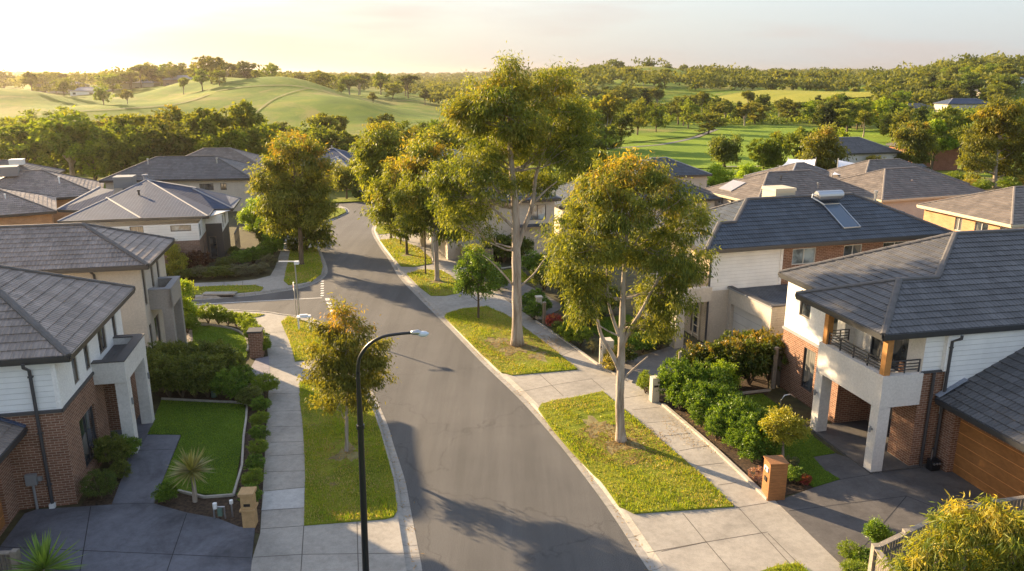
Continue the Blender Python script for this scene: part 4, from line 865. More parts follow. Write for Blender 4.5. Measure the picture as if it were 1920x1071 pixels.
def curve(a, b, sag, k=6, rng=None, wob=.0):
    a = Vector(a); b = Vector(b); out = []
    for i in range(k+1):
        t = i/k; p = a.lerp(b, t)+Vector((0, 0, sag*math.sin(math.pi*t)))
        if rng is not None and 0 < i < k: p += Vector(rng.normal(size=3)*wob)
        out.append(p)
    return out
def big_tree(base, trunkpts, rads, forks, lobes, n, size, wid, seed, cols, label, tip=TIP, bark='bark', twigs=9, name='gum_tree', z0=.1, rl_=.09, limbs=(), **k):
    """base = photo pixel of trunk foot; trunkpts / lobes given relative to the foot in metres; forks = (index of trunk point, ...) used round robin"""
    p = P(*base, z0) if len(base) == 2 else Vector(base)
    root = empty(name, p, 0, label, 'tree'); rng = np.random.default_rng(seed)
    mb = MB(); tp = [Vector(q) for q in trunkpts]; sm = smooth_pts(tp, 4); rr_ = np.interp(np.linspace(0, len(tp)-1, len(sm)), range(len(tp)), rads)
    rr_ = [r*(1+.07*math.sin(i*2.3+seed)) for i, r in enumerate(rr_)]
    rr_[0] *= 1.45; rr_[1] *= 1.12; mb.tube(sm, rr_, 12); mb.build('trunk', M[bark], root, smooth=True)
    co_, cc = crown_obj('crown', lobes, n, size, wid, seed, cols, root, tip=tip, **k)
    br = MB()
    for lp_, r0_, r1_ in limbs:
        q = smooth_pts([Vector(v_) for v_ in tr(base, lp_)], 4); br.tube(q, np.linspace(r0_, r1_, len(q)), 9)
    for i, lb in enumerate(lobes):
        f = min(forks, key=lambda j: (tp[j]-Vector(lb[:3])).length+abs(tp[j].z-(lb[2]-.9*lb[5]-.12*abs(lb[0])))*1.2); a = tp[f]; b = Vector(lb[:3]); r0 = min(rads[f]*.6, .72*rl_*(.7+.25*lb[3]))
        c_ = curve(a, b, (-.06 if b.z > a.z+.4 else .12)*(b-a).length, 6, rng, .05*(b-a).length**.5); br.tube(c_, np.linspace(r0, r0*.35, len(c_)), 7)
        near = [q for q in cc if (Vector(q)-b).length < max(lb[3:])*1.2]
        if near:
            for j in rng.choice(len(near), min(twigs, len(near)), replace=False):
                s0 = c_[int(rng.integers(3, len(c_)))]; q = curve(s0, near[j], .06, 3, rng, .05); br.tube(q, np.linspace(r0*.4, .012, len(q)), 5, cap=False)
    br.build('branch', M[bark], root, smooth=True)
    return root
# pixel -> metres from the foot, in the vertical plane of the foot
def lob(base, lst, z0=.1):
    b = P(*base, z0); out = []
    for (cx, cy, rx, ry, *dp) in lst:
        v = (cy-535.5)/FPX; Y = b.y+(dp[0] if dp else 0); z = CAMH-Y*(ST+v*CT)/(CT-v*ST); X = (cx-960)/FPX*(Y*CT+(CAMH-z)*ST)
        sc = (Y*CT+(CAMH-z)*ST)/FPX; out.append((X-b.x, Y-b.y, z-z0, rx*sc, rx*sc*.95, ry*sc))
    return out
def tr(base, lst, z0=.1):
    return [q[:3] for q in lob(base, [(a, b, 1, 1, *(c or [])) for a, b, *c in lst], z0)]
# --- the tallest gum
b = (970, 648)
big_tree(b, [(0,0,-.1)]+tr(b, [(969,560),(968,470),(966,390),(960,320),(955,240),(958,160)]), [.30,.25,.23,.20,.15,.10,.05], [2,3,4,5], 
  lob(b, [(962,150,34,38,0),(935,190,55,45,-.6),(905,175,38,38,.5),(880,225,38,48,-.3),(1040,185,50,48,.3),(1070,235,42,55,.8),(985,235,62,50,-.8),(1020,275,65,48,.5),(1075,300,32,34,-.6),(930,265,55,45,.6),(895,310,52,42,-.8),
          (845,350,34,36,.2),(880,390,52,38,.8),(925,350,48,42,-1.2),(960,330,40,38,1.0),(1010,345,36,30,1.2),(900,435,32,24,-.3),(860,420,28,28,-.9),(1088,250,32,60,-.2),(868,200,30,30,.2),(1045,150,34,26,0),(958,125,24,22,0),(820,330,30,30,.3),(828,385,28,28,-.4)]),
  66000, .22, .046, 11, G_GUM, 'tallest gum tree, pale smooth trunk on the patchy grass strip right of the road', tip=(.26,.19,.04), rl_=.085, clump=.40, inner=.6, tiph=.5, shrink=.84, limbs=[([(969,470),(982,430),(998,385),(1005,330),(1022,280),(1040,230)],.15,.05),([(969,545),(945,515),(920,490),(905,478)],.055,.02),([(972,540),(1000,515),(1018,490),(1035,470)],.055,.02),([(965,430),(940,405),(905,370),(880,350)],.08,.03),([(998,385),(1020,360),(1045,340)],.06,.03)])
# --- the front right gum
b = (1165, 828)
big_tree(b, [(0,0,-.1)]+tr(b, [(1162,760),(1164,690),(1166,630),(1168,560),(1172,480),(1180,400)]), [.19,.165,.15,.14,.10,.07,.03], [3,4,5],
  lob(b, [(1130,345,55,42,0),(1195,330,62,40,.4),(1250,370,50,45,-.4),(1105,395,55,48,.5),(1165,400,70,50,-.7),(1285,420,50,55,.2),(1055,440,45,42,-.2),(1110,465,62,48,-.8),(1190,470,70,50,.7),(1250,480,60,50,-.5),(1290,500,42,50,.4),
          (1060,505,42,42,.4),(1100,540,44,40,0),(1235,555,42,46,.5),(1265,560,35,40,-.2),(1090,585,30,28,-.5),(1215,615,28,26,0),(1245,610,24,30,.4)]),
  56000, .18, .040, 12, ((.068,.10,.022), (.245,.255,.05)), 'broad gum tree with slender forked trunk on the nearest right grass strip', tip=(.42,.27,.045), rl_=.06, clump=.30, inner=.6, tiph=.66, shrink=.86, limbs=[([(1164,700),(1148,665),(1128,630),(1118,590),(1105,540)],.10,.04),([(1165,650),(1180,620),(1205,580),(1222,545),(1250,500)],.10,.04),([(1165,640),(1150,600),(1140,560),(1138,500)],.08,.03),([(1164,715),(1190,690),(1215,668)],.05,.025)])
# --- young tree behind the lamp post
b = (650, 848)
big_tree(b, [(0,0,-.1)]+tr(b, [(650,790),(651,730),(648,660),(646,600)]), [.075,.065,.055,.035,.015], [1,2,3],
  lob(b, [(648,590,28,30),(630,625,34,30,.2),(668,630,38,32,-.3),(615,670,42,34,.1),(660,670,48,36,.3),(700,672,30,34,0),(600,705,30,26,-.2),(640,715,44,30,-.4),(690,710,36,30,.3),(625,750,36,22,.1),(680,748,32,24,-.2),(605,612,16,18,.4)]),
  23000, .15, .04, 13, ((.085,.10,.02), (.20,.19,.035)), 'young bushy gum with orange tips behind the near street lamp', tip=(.42,.22,.05), rl_=.03, clump=.26, inner=.35, twigs=4, tiph=.72)
# --- small street tree
b = (897, 597)
big_tree(b, [(0,0,-.1)]+tr(b, [(897,565),(896,530),(895,500)]), [.07,.06,.05,.02], [1,2],
  lob(b, [(893,480,24,22),(875,505,24,20,.2),(910,508,24,20,-.2),(890,525,30,22,.3),(872,540,22,16,0),(912,540,24,16,-.3)]), 9000, .17, .06, 14, G_HEDGE, 'smallest round topped street tree just left of the tallest gum', tip=(.25,.24,.03), bark='bark_b', rl_=.035, clump=.28, droop=.2, m='leaf_s')
# --- street trees further along the right side
b = (820, 527)
big_tree(b, [(0,0,-.1)]+tr(b, [(818,480),(815,430),(808,380),(795,320)]), [.17,.15,.13,.10,.04], [2,3,4],
  lob(b, [(800,275,30,26),(775,300,30,30,.3),(822,300,32,30,-.3),(795,330,40,34,.5),(835,345,34,34,.2),(775,365,32,34,-.6),(820,385,36,34,.5),(785,405,30,26,0),(850,385,30,32,-.4),(845,430,30,26,.2)]), 26000, .26, .07, 15, G_GUM, 'pale trunked street gum standing beside a thin dark trunk on the third right grass strip', tip=TIP, rl_=.07, clump=.42, tiph=.5)
b = (798, 514)
big_tree(b, [(0,0,-.1)]+tr(b, [(797,470),(796,420),(795,380)]), [.06,.055,.045,.02], [2,3],
  lob(b, [(790,355,30,30),(765,380,28,28,.3),(800,400,30,28,-.4),(772,420,26,24,0)]), 9000, .26, .07, 16, G_DARK, 'thin dark stemmed tree between two street gums on the third right grass strip', tip=None, bark='bark_b', rl_=.04, clump=.4)
b = (763, 478)
big_tree(b, [(0,0,-.1)]+tr(b, [(762,450),(760,420),(756,380)]), [.12,.10,.09,.04], [1,2,3],
  lob(b, [(745,325,26,26),(730,360,28,30,.3),(765,355,30,30,-.3),(740,395,32,26,.4),(770,405,28,28,0),(720,400,22,22,-.3),(750,430,26,18,.2)]), 16000, .27, .08, 17, G_GUM, 'street gum on the fourth right grass strip beyond the driveway', tip=TIP, bark='bark_b', rl_=.06, clump=.45, tiph=.45)
b = (751, 459)
big_tree(b, [(0,0,-.1)]+tr(b, [(751,430),(750,400)]), [.05,.045,.02], [1,2], lob(b, [(745,400,18,18),(738,380,20,20,.3),(752,415,16,14,0)]), 4000, .26, .08, 18, G_GUM, 'spindly sapling behind the street gum on the fourth right grass strip', tip=None, bark='bark_b', rl_=.03, clump=.35)
b = (733, 447)
big_tree(b, [(0,0,-.1)]+tr(b, [(733,415),(732,390),(728,340)]), [.11,.09,.08,.03], [1,2,3],
  lob(b, [(720,258,32,24),(700,285,28,28,.3),(740,285,32,30,-.3),(718,320,36,32,.5),(690,325,22,26,0),(745,325,26,30,.4),(712,362,28,26,-.3),(722,395,22,18,.2)]), 18000, .34, .10, 19, G_GUM, 'tall dense gum at the bend on the right, farthest of the right street trees', tip=(.24,.2,.03), bark='bark_b', rl_=.07, clump=.5)
# --- big left gum by the corner
b = (565, 497)
big_tree(b, [(0,0,-.1)]+tr(b, [(564,460),(562,425),(556,390),(552,340),(552,290)]), [.19,.17,.15,.11,.07,.03], [2,3,4],
  lob(b, [(555,275,38,26),(525,300,30,30,.3),(585,300,30,30,-.3),(505,340,26,34,0),(550,330,42,36,.7),(598,345,26,34,.3),(530,375,38,32,-.7),(575,375,38,32,.5),(508,385,24,26,.3),(605,385,22,20,-.3),(545,410,36,22,.2),(590,412,28,20,-.4),(520,420,24,18,.5)]),
  34000, .27, .07, 20, ((.07,.10,.02), (.24,.25,.05)), 'broad dense gum on the corner grass strip left of the road', tip=(.32,.19,.04), bark='bark_b', rl_=.07, clump=.45, tiph=.5)
b = (574, 469)
big_tree(b, [(0,0,-.1)]+tr(b, [(573,440),(570,410)]), [.13,.11,.06], [1,2], lob(b, [(560,425,26,26),(590,430,28,26,.3),(575,400,30,26,.4),(598,450,22,16,0),(556,455,14,22,.3)]), 9000, .3, .09, 21, G_DARK, 'dark leaved tree close behind the broad corner gum', tip=None, bark='bark_b', rl_=.06, clump=.4)
# --- tall gum at the right edge
b = (1866, 352)
big_tree(b, [(0,0,-.1)]+tr(b, [(1866,330),(1868,300),(1872,262),(1880,225)]), [.28,.24,.2,.13,.05], [1,2,3],
  lob(b, [(1885,205,32,26),(1860,225,30,26,.6),(1905,230,30,34,-.6),(1838,262,28,28,.4),(1880,262,40,34,1),(1915,280,26,34,.3),(1830,300,26,26,-.6),(1862,300,28,26,.8),(1905,320,30,26,.5),(1825,325,20,18,.4),(1935,240,26,40,0)]), 24000, .42, .13, 22, ((.08,.09,.022), (.19,.20,.035)), 'tall spreading gum at the right edge above the grey roofs', tip=(.36,.27,.04), rl_=.10, clump=.6, tiph=.45)
def mid(b, lst, n, s_, seed, cols, label, tip=None, name='tree', tb=.1, m='leaf', bark='bark_b', **k):
    t_ = tr(b, [(b[0], b[1]-(b[1]-min(q[1] for q in lst))*f) for f in (.35, .7)])
    k.setdefault('clump', s_*1.6); return big_tree(b, [(0,0,-.1)]+t_, [tb, tb*.8, tb*.3], [1, 2], lob(b, lst), n, s_, s_*.36, seed, cols, label, tip=tip, bark=bark, name=name, rl_=tb*.5, m=m, **k)
mid((1538,345), [(1545,258,24,22),(1525,285,22,24),(1560,285,26,24),(1540,310,30,22),(1515,325,20,18),(1568,325,20,18)], 12000, .42, 31, ((.08,.09,.022),(.18,.19,.035)), 'golden green gum in front of the white shade sails', tip=(.36,.22,.04), tb=.2)
mid((1716,312), [(1718,245,22,18),(1700,265,22,20),(1735,268,22,20),(1715,290,28,16),(1692,295,16,12)], 10000, .45, 32, ((.07,.085,.022),(.16,.18,.035)), 'round golden gum left of the small red brick house', tip=(.32,.2,.04), tb=.2)
mid((1358,312), [(1352,268,16,14),(1368,272,16,16),(1342,282,12,12),(1360,292,20,12)], 6000, .42, 33, G_DARK, 'lone round dark tree at the near edge of the golf green', tb=.22)
mid((1347,350), [(1345,322,14,14),(1352,335,18,14),(1338,338,12,10)], 4000, .3, 34, G_BRIGHT, 'bright young tree behind the roof with the white solar panel', tb=.1)
mid((1405,345), [(1400,318,14,12),(1412,325,16,12),(1398,332,16,12)], 4500, .3, 35, G_BRIGHT, 'bright green bushy tree left of the small brown roofed house', tb=.1)
mid((1722,395), [(1722,348,20,18),(1708,365,20,18),(1735,368,18,18),(1720,382,24,12)], 9000, .26, 36, ((.07,.12,.02),(.17,.22,.03)), 'leafy bright tree between the brown hip roof and the orange brick house', tb=.12)
mid((1448,312), [(1446,275,13,12),(1455,288,15,14),(1440,298,13,10),(1456,302,14,8)], 4500, .38, 37, ((.06,.10,.02),(.14,.18,.03)), 'pair shaped green tree at the right end of the golf green', tb=.15)
mid((1098,400), [(1100,300,34,26),(1130,318,26,24),(1075,330,28,26),(1110,345,34,26),(1140,350,22,22),(1085,370,28,20)], 16000, .34, 38, G_DARK, 'dark spreading tree behind the house between the two big gums', tb=.25)
mid((940,470), [(930,380,26,26),(955,400,26,26),(925,420,30,24),(960,440,26,20),(935,445,30,22)], 14000, .26, 39, G_HEDGE, 'dense mid green tree in the garden behind the smallest street tree', tb=.12, m='leaf_s')
mid((906,455), [(880,395,30,26),(905,415,24,22),(870,425,24,20)], 8000, .28, 40, G_GUM, 'green garden tree above the slatted gate screen', tb=.12)
mid((650,372), [(650,315,20,16),(638,330,16,16),(664,332,15,16),(650,345,20,10)], 7000, .26, 41, G_OLIVE, 'round olive tree in front of the blue-grey roofed house at the street end', tb=.1)
mid((690,372), [(680,280,16,14),(695,300,24,22),(676,325,18,20),(700,335,20,20)], 8000, .34, 42, G_GUM, 'leafy tree arching over the parked black car at the street end', tb=.15)
mid((483,430), [(485,385,22,18),(468,405,20,16),(500,410,20,18),(482,425,24,14)], 12000, .2, 43, G_BRIGHT, 'bright green tree between the corner house and the corner gum', tb=.1, m='leaf_s')
mid((342,612), [(345,545,14,18),(332,575,18,20),(352,585,14,18),(340,602,20,12)], 10000, .15, 44, G_BRIGHT, 'feathery yellow green tree right of the second left house portico', tip=(.34,.36,.05), tiph=.2, tb=.08, m='leaf_s', droop=-.3)
mid((330,520), [(322,470,12,14),(333,490,14,14),(320,505,14,12)], 6000, .15, 45, ((.12,.15,.02),(.27,.27,.04)), 'yellow green tree beside the dusky brick wall of the corner house', tb=.06, m='leaf_s')
mid((1468,866), [(1470,785,22,16),(1450,800,20,14),(1492,798,20,14),(1470,815,26,14),(1498,812,12,8)], 7500, .10, 46, ((.20,.22,.03),(.40,.36,.05)), 'small yellow leaved tree on the lawn behind the timber letterbox', tb=.06, m='leaf_s', droop=.1, bark='bark', clump=.16)
mid((1358,738), [(1360,690,18,14),(1346,708,14,12),(1374,712,13,12),(1358,722,16,10)], 5000, .10, 47, G_BRIGHT, 'small lime tree in front of the dark hedge', tb=.04, m='leaf_s', droop=-.2, clump=.15)
mid((1640,1045), [(1645,990,14,12),(1636,1000,13,10),(1656,1000,12,9),(1645,1008,16,8)], 5000, .075, 48, ((.08,.15,.02),(.18,.28,.035)), 'small ball topped standard tree by the bottom right fence', tb=.03, m='leaf_s', droop=-.2, clump=.1)
# near golden gum at the bottom right corner
b = (1800, 1260)
big_tree(b, [(0,0,-.1)]+tr(b, [(1800,1180),(1805,1100),(1810,1030)]), [.10,.09,.06,.03], [1,2,3],
  lob(b, [(1850,968,44,28,0),(1800,990,46,34,.2),(1900,995,46,34,-.2),(1745,1025,42,34,.1),(1830,1040,62,44,.4),(1900,1050,52,44,.1),(1700,1062,34,28,0),(1760,1085,54,36,-.2),(1850,1100,64,40,0),(1930,1100,50,44,0),(1950,1020,40,40,.2)]),
  26000, .20, .030, 50, ((.09,.13,.025), (.27,.28,.045)), 'golden narrow leaved tree behind the fence, cut by the bottom right corner', tip=(.46,.36,.07), rl_=.03, clump=.20, inner=.4, tiph=.3)
# ------------------------------------------------------------------ shrubs
def shrub_proto(seed, cols, n, s_, droop, tip=None, wide=.45, lobn=7):
    rng = np.random.default_rng(seed); lb = [(0,0,.5,.42,.42,.46)]
    for i in range(lobn):
        a = i*2.4+rng.random(); lb.append((.27*math.cos(a), .27*math.sin(a), .32+.42*rng.random(), .22, .22, .2))
    p, d, s, a, b, col, c = leaves(lb, n, s_, s_*wide, rng, cols, tip=tip, droop=droop, clump=.055, per=30, inner=.72, lump=.1, tiph=.6)
    p[:, 2] = np.maximum(p[:, 2], .01)
    me = leafmesh('foliage', p, d, s, a, b, col, M['leaf_s'])
    t = MB()
    for i in range(5):
        a = i*1.3; t.tube([(0,0,0),(.12*math.cos(a),.12*math.sin(a),.25),(.22*math.cos(a),.22*math.sin(a),.6)], [.022,.016,.006], 5, cap=False)
    so_ = t.build('stem', M['bark_b']); sm_ = so_.data; bpy.data.objects.remove(so_); return me, sm_
SP = dict(hedge=[shrub_proto(100+i, G_HEDGE, 5200, .062, -.25) for i in range(3)], dark=[shrub_proto(110+i, G_DARK, 5200, .06, 0) for i in range(2)],
  lime=[shrub_proto(120+i, ((.10,.16,.02),(.20,.26,.035)), 5200, .06, -.3) for i in range(2)], ball=[shrub_proto(130, ((.05,.085,.02),(.11,.15,.03)), 8000, .04, -.1, lobn=1)],
  red=[shrub_proto(140, ((.18,.035,.03),(.34,.07,.06)), 4200, .06, -.1, tip=(.45,.2,.04))], phot=[shrub_proto(150+i, ((.035,.06,.015),(.10,.13,.025)), 5200, .07, 0, tip=(.24,.15,.03)) for i in range(2)],
  maroon=[shrub_proto(160, ((.045,.02,.014),(.10,.05,.035)), 4200, .06, -.1)], grey=[shrub_proto(170, ((.09,.10,.06),(.17,.17,.10)), 4200, .05, -.2)], pink=[shrub_proto(180, ((.20,.10,.10),(.42,.26,.24)), 3500, .06, -.2)], gold=[shrub_proto(190, G_GOLD, 4200, .06, -.1)])
shn = 0
def shrub(px, py, w_, h_, kind='hedge', label=None, group=None, name='shrub', z0=.09, dy=0):
    """(px,py) = photo pixel of the foot; w_, h_ in metres"""
    global shn; shn += 1; pr = SP[kind][shn % len(SP[kind])]
    p = P(px, py, z0); rt = empty(name, (p.x, p.y+dy, z0), shn*1.7, label, 'shrub', group); rt.scale = (w_, w_, h_)
    for nm, me in zip(('foliage', 'stem'), pr):
        o = bpy.data.objects.new(nm, me); COL.objects.link(o); o.parent = rt
    return rt
RG = 'green shrubs of the right front hedge'
for i, (x_, y_, w_, h_) in enumerate([(1262,752,1.7,2.1),(1290,762,1.6,2.2),(1300,782,1.5,1.7),(1332,792,1.8,1.9),(1350,815,1.5,1.5),(1375,822,1.8,1.9),(1398,842,1.6,1.7),(1422,858,1.7,1.6),(1312,752,1.6,1.9),(1360,785,1.5,1.7),(1275,770,1.3,1.4),(1315,800,1.2,1.1),(1345,825,1.2,1.1),(1385,848,1.3,1.2),(1410,868,1.1,1.0),(1340,770,1.8,2.0),(1392,820,1.6,1.7)]):
    shrub(x_, y_, w_, h_, 'hedge', 'glossy green shrub of the mixed hedge along the right footpath, left of the timber letterbox', RG, 'hedge_shrub')
for i, (x_, y_, w_, h_) in enumerate([(1295,712,1.8,1.9),(1330,718,2.0,2.0),(1368,722,2.1,2.3),(1405,722,2.2,2.5),(1440,716,2.2,2.5),(1385,705,2.2,2.3),(1425,702,2.2,2.4)]):
    shrub(x_, y_, w_, h_, 'phot', 'dark hedge shrub with orange tips in the tall screen before the flat roofed garage', 'shrubs of the dark orange tipped screen', 'hedge_shrub')
shrub(1210, 738, 1.0, 1.15, 'lime', 'round lime shrub left of the small pale letterbox pillar')
shrub(1236, 722, .5, .6, 'lime', 'tiny lime shrub beside the small pale letterbox pillar') if False else None
shrub(1420, 905, .7, .6, 'pink', 'pink and cream flowering shrub left of the timber letterbox', name='flowering_shrub')
shrub(1444, 895, .6, .5, 'red', 'small red tinged shrub just behind the timber letterbox', name='flowering_shrub') 
shrub(1490, 905, .8, .65, 'hedge', 'green shrub right of the timber letterbox')
shrub(1482, 890, .55, .75, 'grey', 'upright greyish shrub behind the timber letterbox', name='shrub')
shrub(1508, 912, .5, .5, 'red', 'red flowering shrub at the corner of the right driveway', name='flowering_shrub')
shrub(1592, 1052, .75, .65, 'lime', 'bright shrub at the bottom edge, left of the paling fence'); shrub(1617, 1062, .8, .6, 'hedge', 'green shrub against the front of the paling fence'); shrub(1606, 1085, .9, .6, 'lime', 'lime shrub at the very bottom beside the paling fence')
# left front garden
shrub(190, 935, 1.35, 1.1, 'ball', 'clipped ball shrub in the bed under the left brick wall', name='ball_shrub')
shrub(213, 880, 1.3, 1.5, 'dark', 'taller dark shrub under the window of the near left house'); shrub(238, 862, 1.1, 1.0, 'hedge', 'spiky green shrub next to the left portico pillar'); shrub(228, 898, .8, .7, 'dark', 'low dark shrub between the ball shrub and the dark path')
shrub(312, 942, .85, .75, 'hedge', 'small shrub at the corner of the dark path and the mulch bed')
LG = 'clipped shrubs in a row beside the left footpath'
for i, (x_, y_, w_, h_) in enumerate([(499,742,1.2,1.1),(490,775,.95,.8),(489,800,.85,.7),(488,827,.85,.7),(485,855,.85,.7),(481,884,.85,.7),(476,914,.9,.75),(471,947,.85,.75)]):
    shrub(x_, y_, w_, h_, 'hedge' if i % 2 else 'lime', 'low clipped shrub of the row between the mulch strip and the left footpath', LG, 'hedge_shrub')
HG = 'shrubs of the tall dark garden hedge on the left'
for i, (x_, y_) in enumerate([(295,742),(318,745),(342,746),(366,746),(390,745),(305,715),(335,715),(368,715),(398,718),(425,722)]):
    shrub(x_, y_, 2.0, 2.1, 'dark', 'tall dark green shrub in the garden hedge behind the shaded left lawn', HG, 'hedge_shrub')
shrub(432, 752, 1.5, 1.6, 'hedge', 'olive shrub at the corner of the shaded left lawn edging'); shrub(455, 732, 1.4, 1.3, 'hedge', 'green shrub before the brick gate pillar'); shrub(470, 762, 1.2, .9, 'dark', 'low dark shrub at the top of the mulch strip')
CG = 'shrubs edging the sunlit corner lawn'
for x_, y_, w_, h_ in [(368,602,1.0,1.0),(391,607,1.2,1.25),(410,608,1.2,1.2),(428,610,1.1,1.0),(443,613,.8,.9),(462,622,1.1,1.2),(471,632,1.1,1.2),(478,645,1.1,1.2),(488,655,1.1,1.1),(494,664,1.0,1.0)]:
    shrub(x_, y_, w_, h_, 'lime', 'small sunlit shrub in the curve round the corner lawn of the second left house', CG)
shrub(352, 625, 1.4, 1.3, 'lime', 'yellow green shrub at the foot of the feathery tree')
# corner house garden
for i, (x_, y_, w_, h_, k_) in enumerate([(372,512,2.2,1.9,'maroon'),(340,506,2.2,1.9,'maroon')]): shrub(x_, y_, w_, h_, k_, ['large maroon shrub against the dusky brick corner', 'large maroon shrub left along the dusky brick wall'][i])
for i, (x_, y_, w_, h_, k_) in enumerate([(375,522,1.8,.9,'grey'),(400,522,1.8,.9,'dark'),(425,520,1.8,.9,'dark'),(448,518,1.8,.9,'grey'),(470,516,1.7,.8,'grey'),(490,512,1.5,.8,'grey'),(350,524,1.8,.8,'dark'),(425,505,1.6,1.0,'dark'),(450,500,1.8,1.3,'hedge'),(475,495,1.8,1.4,'hedge'),(495,490,1.6,1.5,'hedge'),(505,500,1.4,1.0,'grey'),(440,482,1.0,.9,'dark')]):
    shrub(x_, y_, w_, h_, k_, 'low shrub in the bed in front of the corner house, one of a mixed carpet', 'mixed shrubs before the corner house')
for i, (x_, y_) in enumerate([(512,485),(515,470),(520,458),(524,446),(505,470),(508,455),(500,442),(515,435),(528,432)]):
    shrub(x_, y_, 2.0, 2.3, 'dark' if i % 3 else 'hedge', 'tall shrub of the hedge along the far left footpath beside the corner house', 'shrubs of the far left footpath hedge', 'hedge_shrub')
shrub(697, 377, 2.0, 1.8, 'ball', 'round clipped shrub at the street end left of the black car', name='ball_shrub') if False else shrub(676, 375, 2.2, 1.8, 'ball', 'round clipped shrub at the street end left of the black car', name='ball_shrub')
for i, (x_, y_) in enumerate([(1005,575),(990,583),(1015,590),(1000,600)]): shrub(x_, y_, 1.3, 1.2, 'hedge', 'green shrub in the cluster right of the tallest gum trunk', 'shrubs right of the tallest gum')
shrub(1040, 618, 1.2, 1.0, 'red', 'crimson shrub by the timber gate post'); shrub(1052, 635, 1.2, 1.1, 'dark', 'dark shrub right of the crimson shrub'); shrub(1068, 645, 1.4, 1.4, 'lime', 'yellow green shrub under the front right gum, along the path edging'); shrub(1088, 650, 1.4, 1.4, 'lime', 'second lime shrub right of the dark shrub by the edging'); shrub(1112, 662, .9, .8, 'grey', 'grey spiky shrub left of the pale stone letterbox')
shrub(1150, 698, 1.2, 1.2, 'gold', 'golden shrub right of the pale stone letterbox'); shrub(1168, 680, 1.4, 1.1, 'phot', 'mixed green shrub behind the forked gum trunk'); shrub(1205, 662, 1.5, 1.2, 'hedge', 'green shrub in front of the cream portico pillar'); shrub(1238, 655, 1.3, 1.3, 'dark', 'dark shrub beside the cream portico pillar'); shrub(1190, 645, 1.5, 1.2, 'phot', 'orange tinged shrub before the beige wall')
for i, (x_, y_) in enumerate([(930,490),(945,492),(960,488),(925,475),(975,490)]): shrub(x_, y_, 2.2, 2.2, 'dark', 'tall dark shrub in the hedge behind the small far lawn', 'hedge behind the small far lawn', 'hedge_shrub')
shrub(935, 545, 1.6, 1.3, 'hedge', 'green shrub at the driveway edge behind the smallest street tree'); shrub(920, 530, 1.7, 1.5, 'dark', 'dark rounded shrub left of the far driveway')
for i, (x_, y_, k_) in enumerate([(1000,520,'hedge'),(1020,545,'dark'),(1060,560,'dark'),(1085,575,'dark'),(1110,585,'hedge'),(1135,590,'dark'),(1080,600,'dark'),(1105,615,'dark')]): shrub(x_, y_, 2.2, 2.0, k_, 'shrub in the garden thicket between the two right houses', 'garden thicket between the right houses')
for i, (x_, y_) in enumerate([(835,470),(822,452),(810,440),(800,430)]): shrub(x_, y_, 1.6, 1.4, 'hedge', 'garden shrub right of the far right footpath', 'shrubs along the far right footpath')
for i, (x_, y_, w_) in enumerate([(1560,372,2.5),(1700,398,2.6),(1760,352,2.4),(1790,345,2.6),(1740,402,2.4),(1840,362,2.6),(1820,358,2.2),(1890,362,3),(1915,358,3),(1600,312,3),(1640,316,3)]):
    shrub(x_, y_, w_, w_*.7, 'lime' if i % 2 else 'gold', 'bright shrub filling a gap among the right hand roofs', 'shrubs among the right hand roofs')
for i, (x_, y_, w_, k_) in enumerate([(20,395,5,'gold'),(55,400,4.5,'lime'),(82,408,3.6,'lime'),(100,398,3,'gold')]): shrub(x_, y_, w_, w_*.8, k_, 'big yellow green shrub between the left edge roofs', 'shrubs between the left edge roofs')
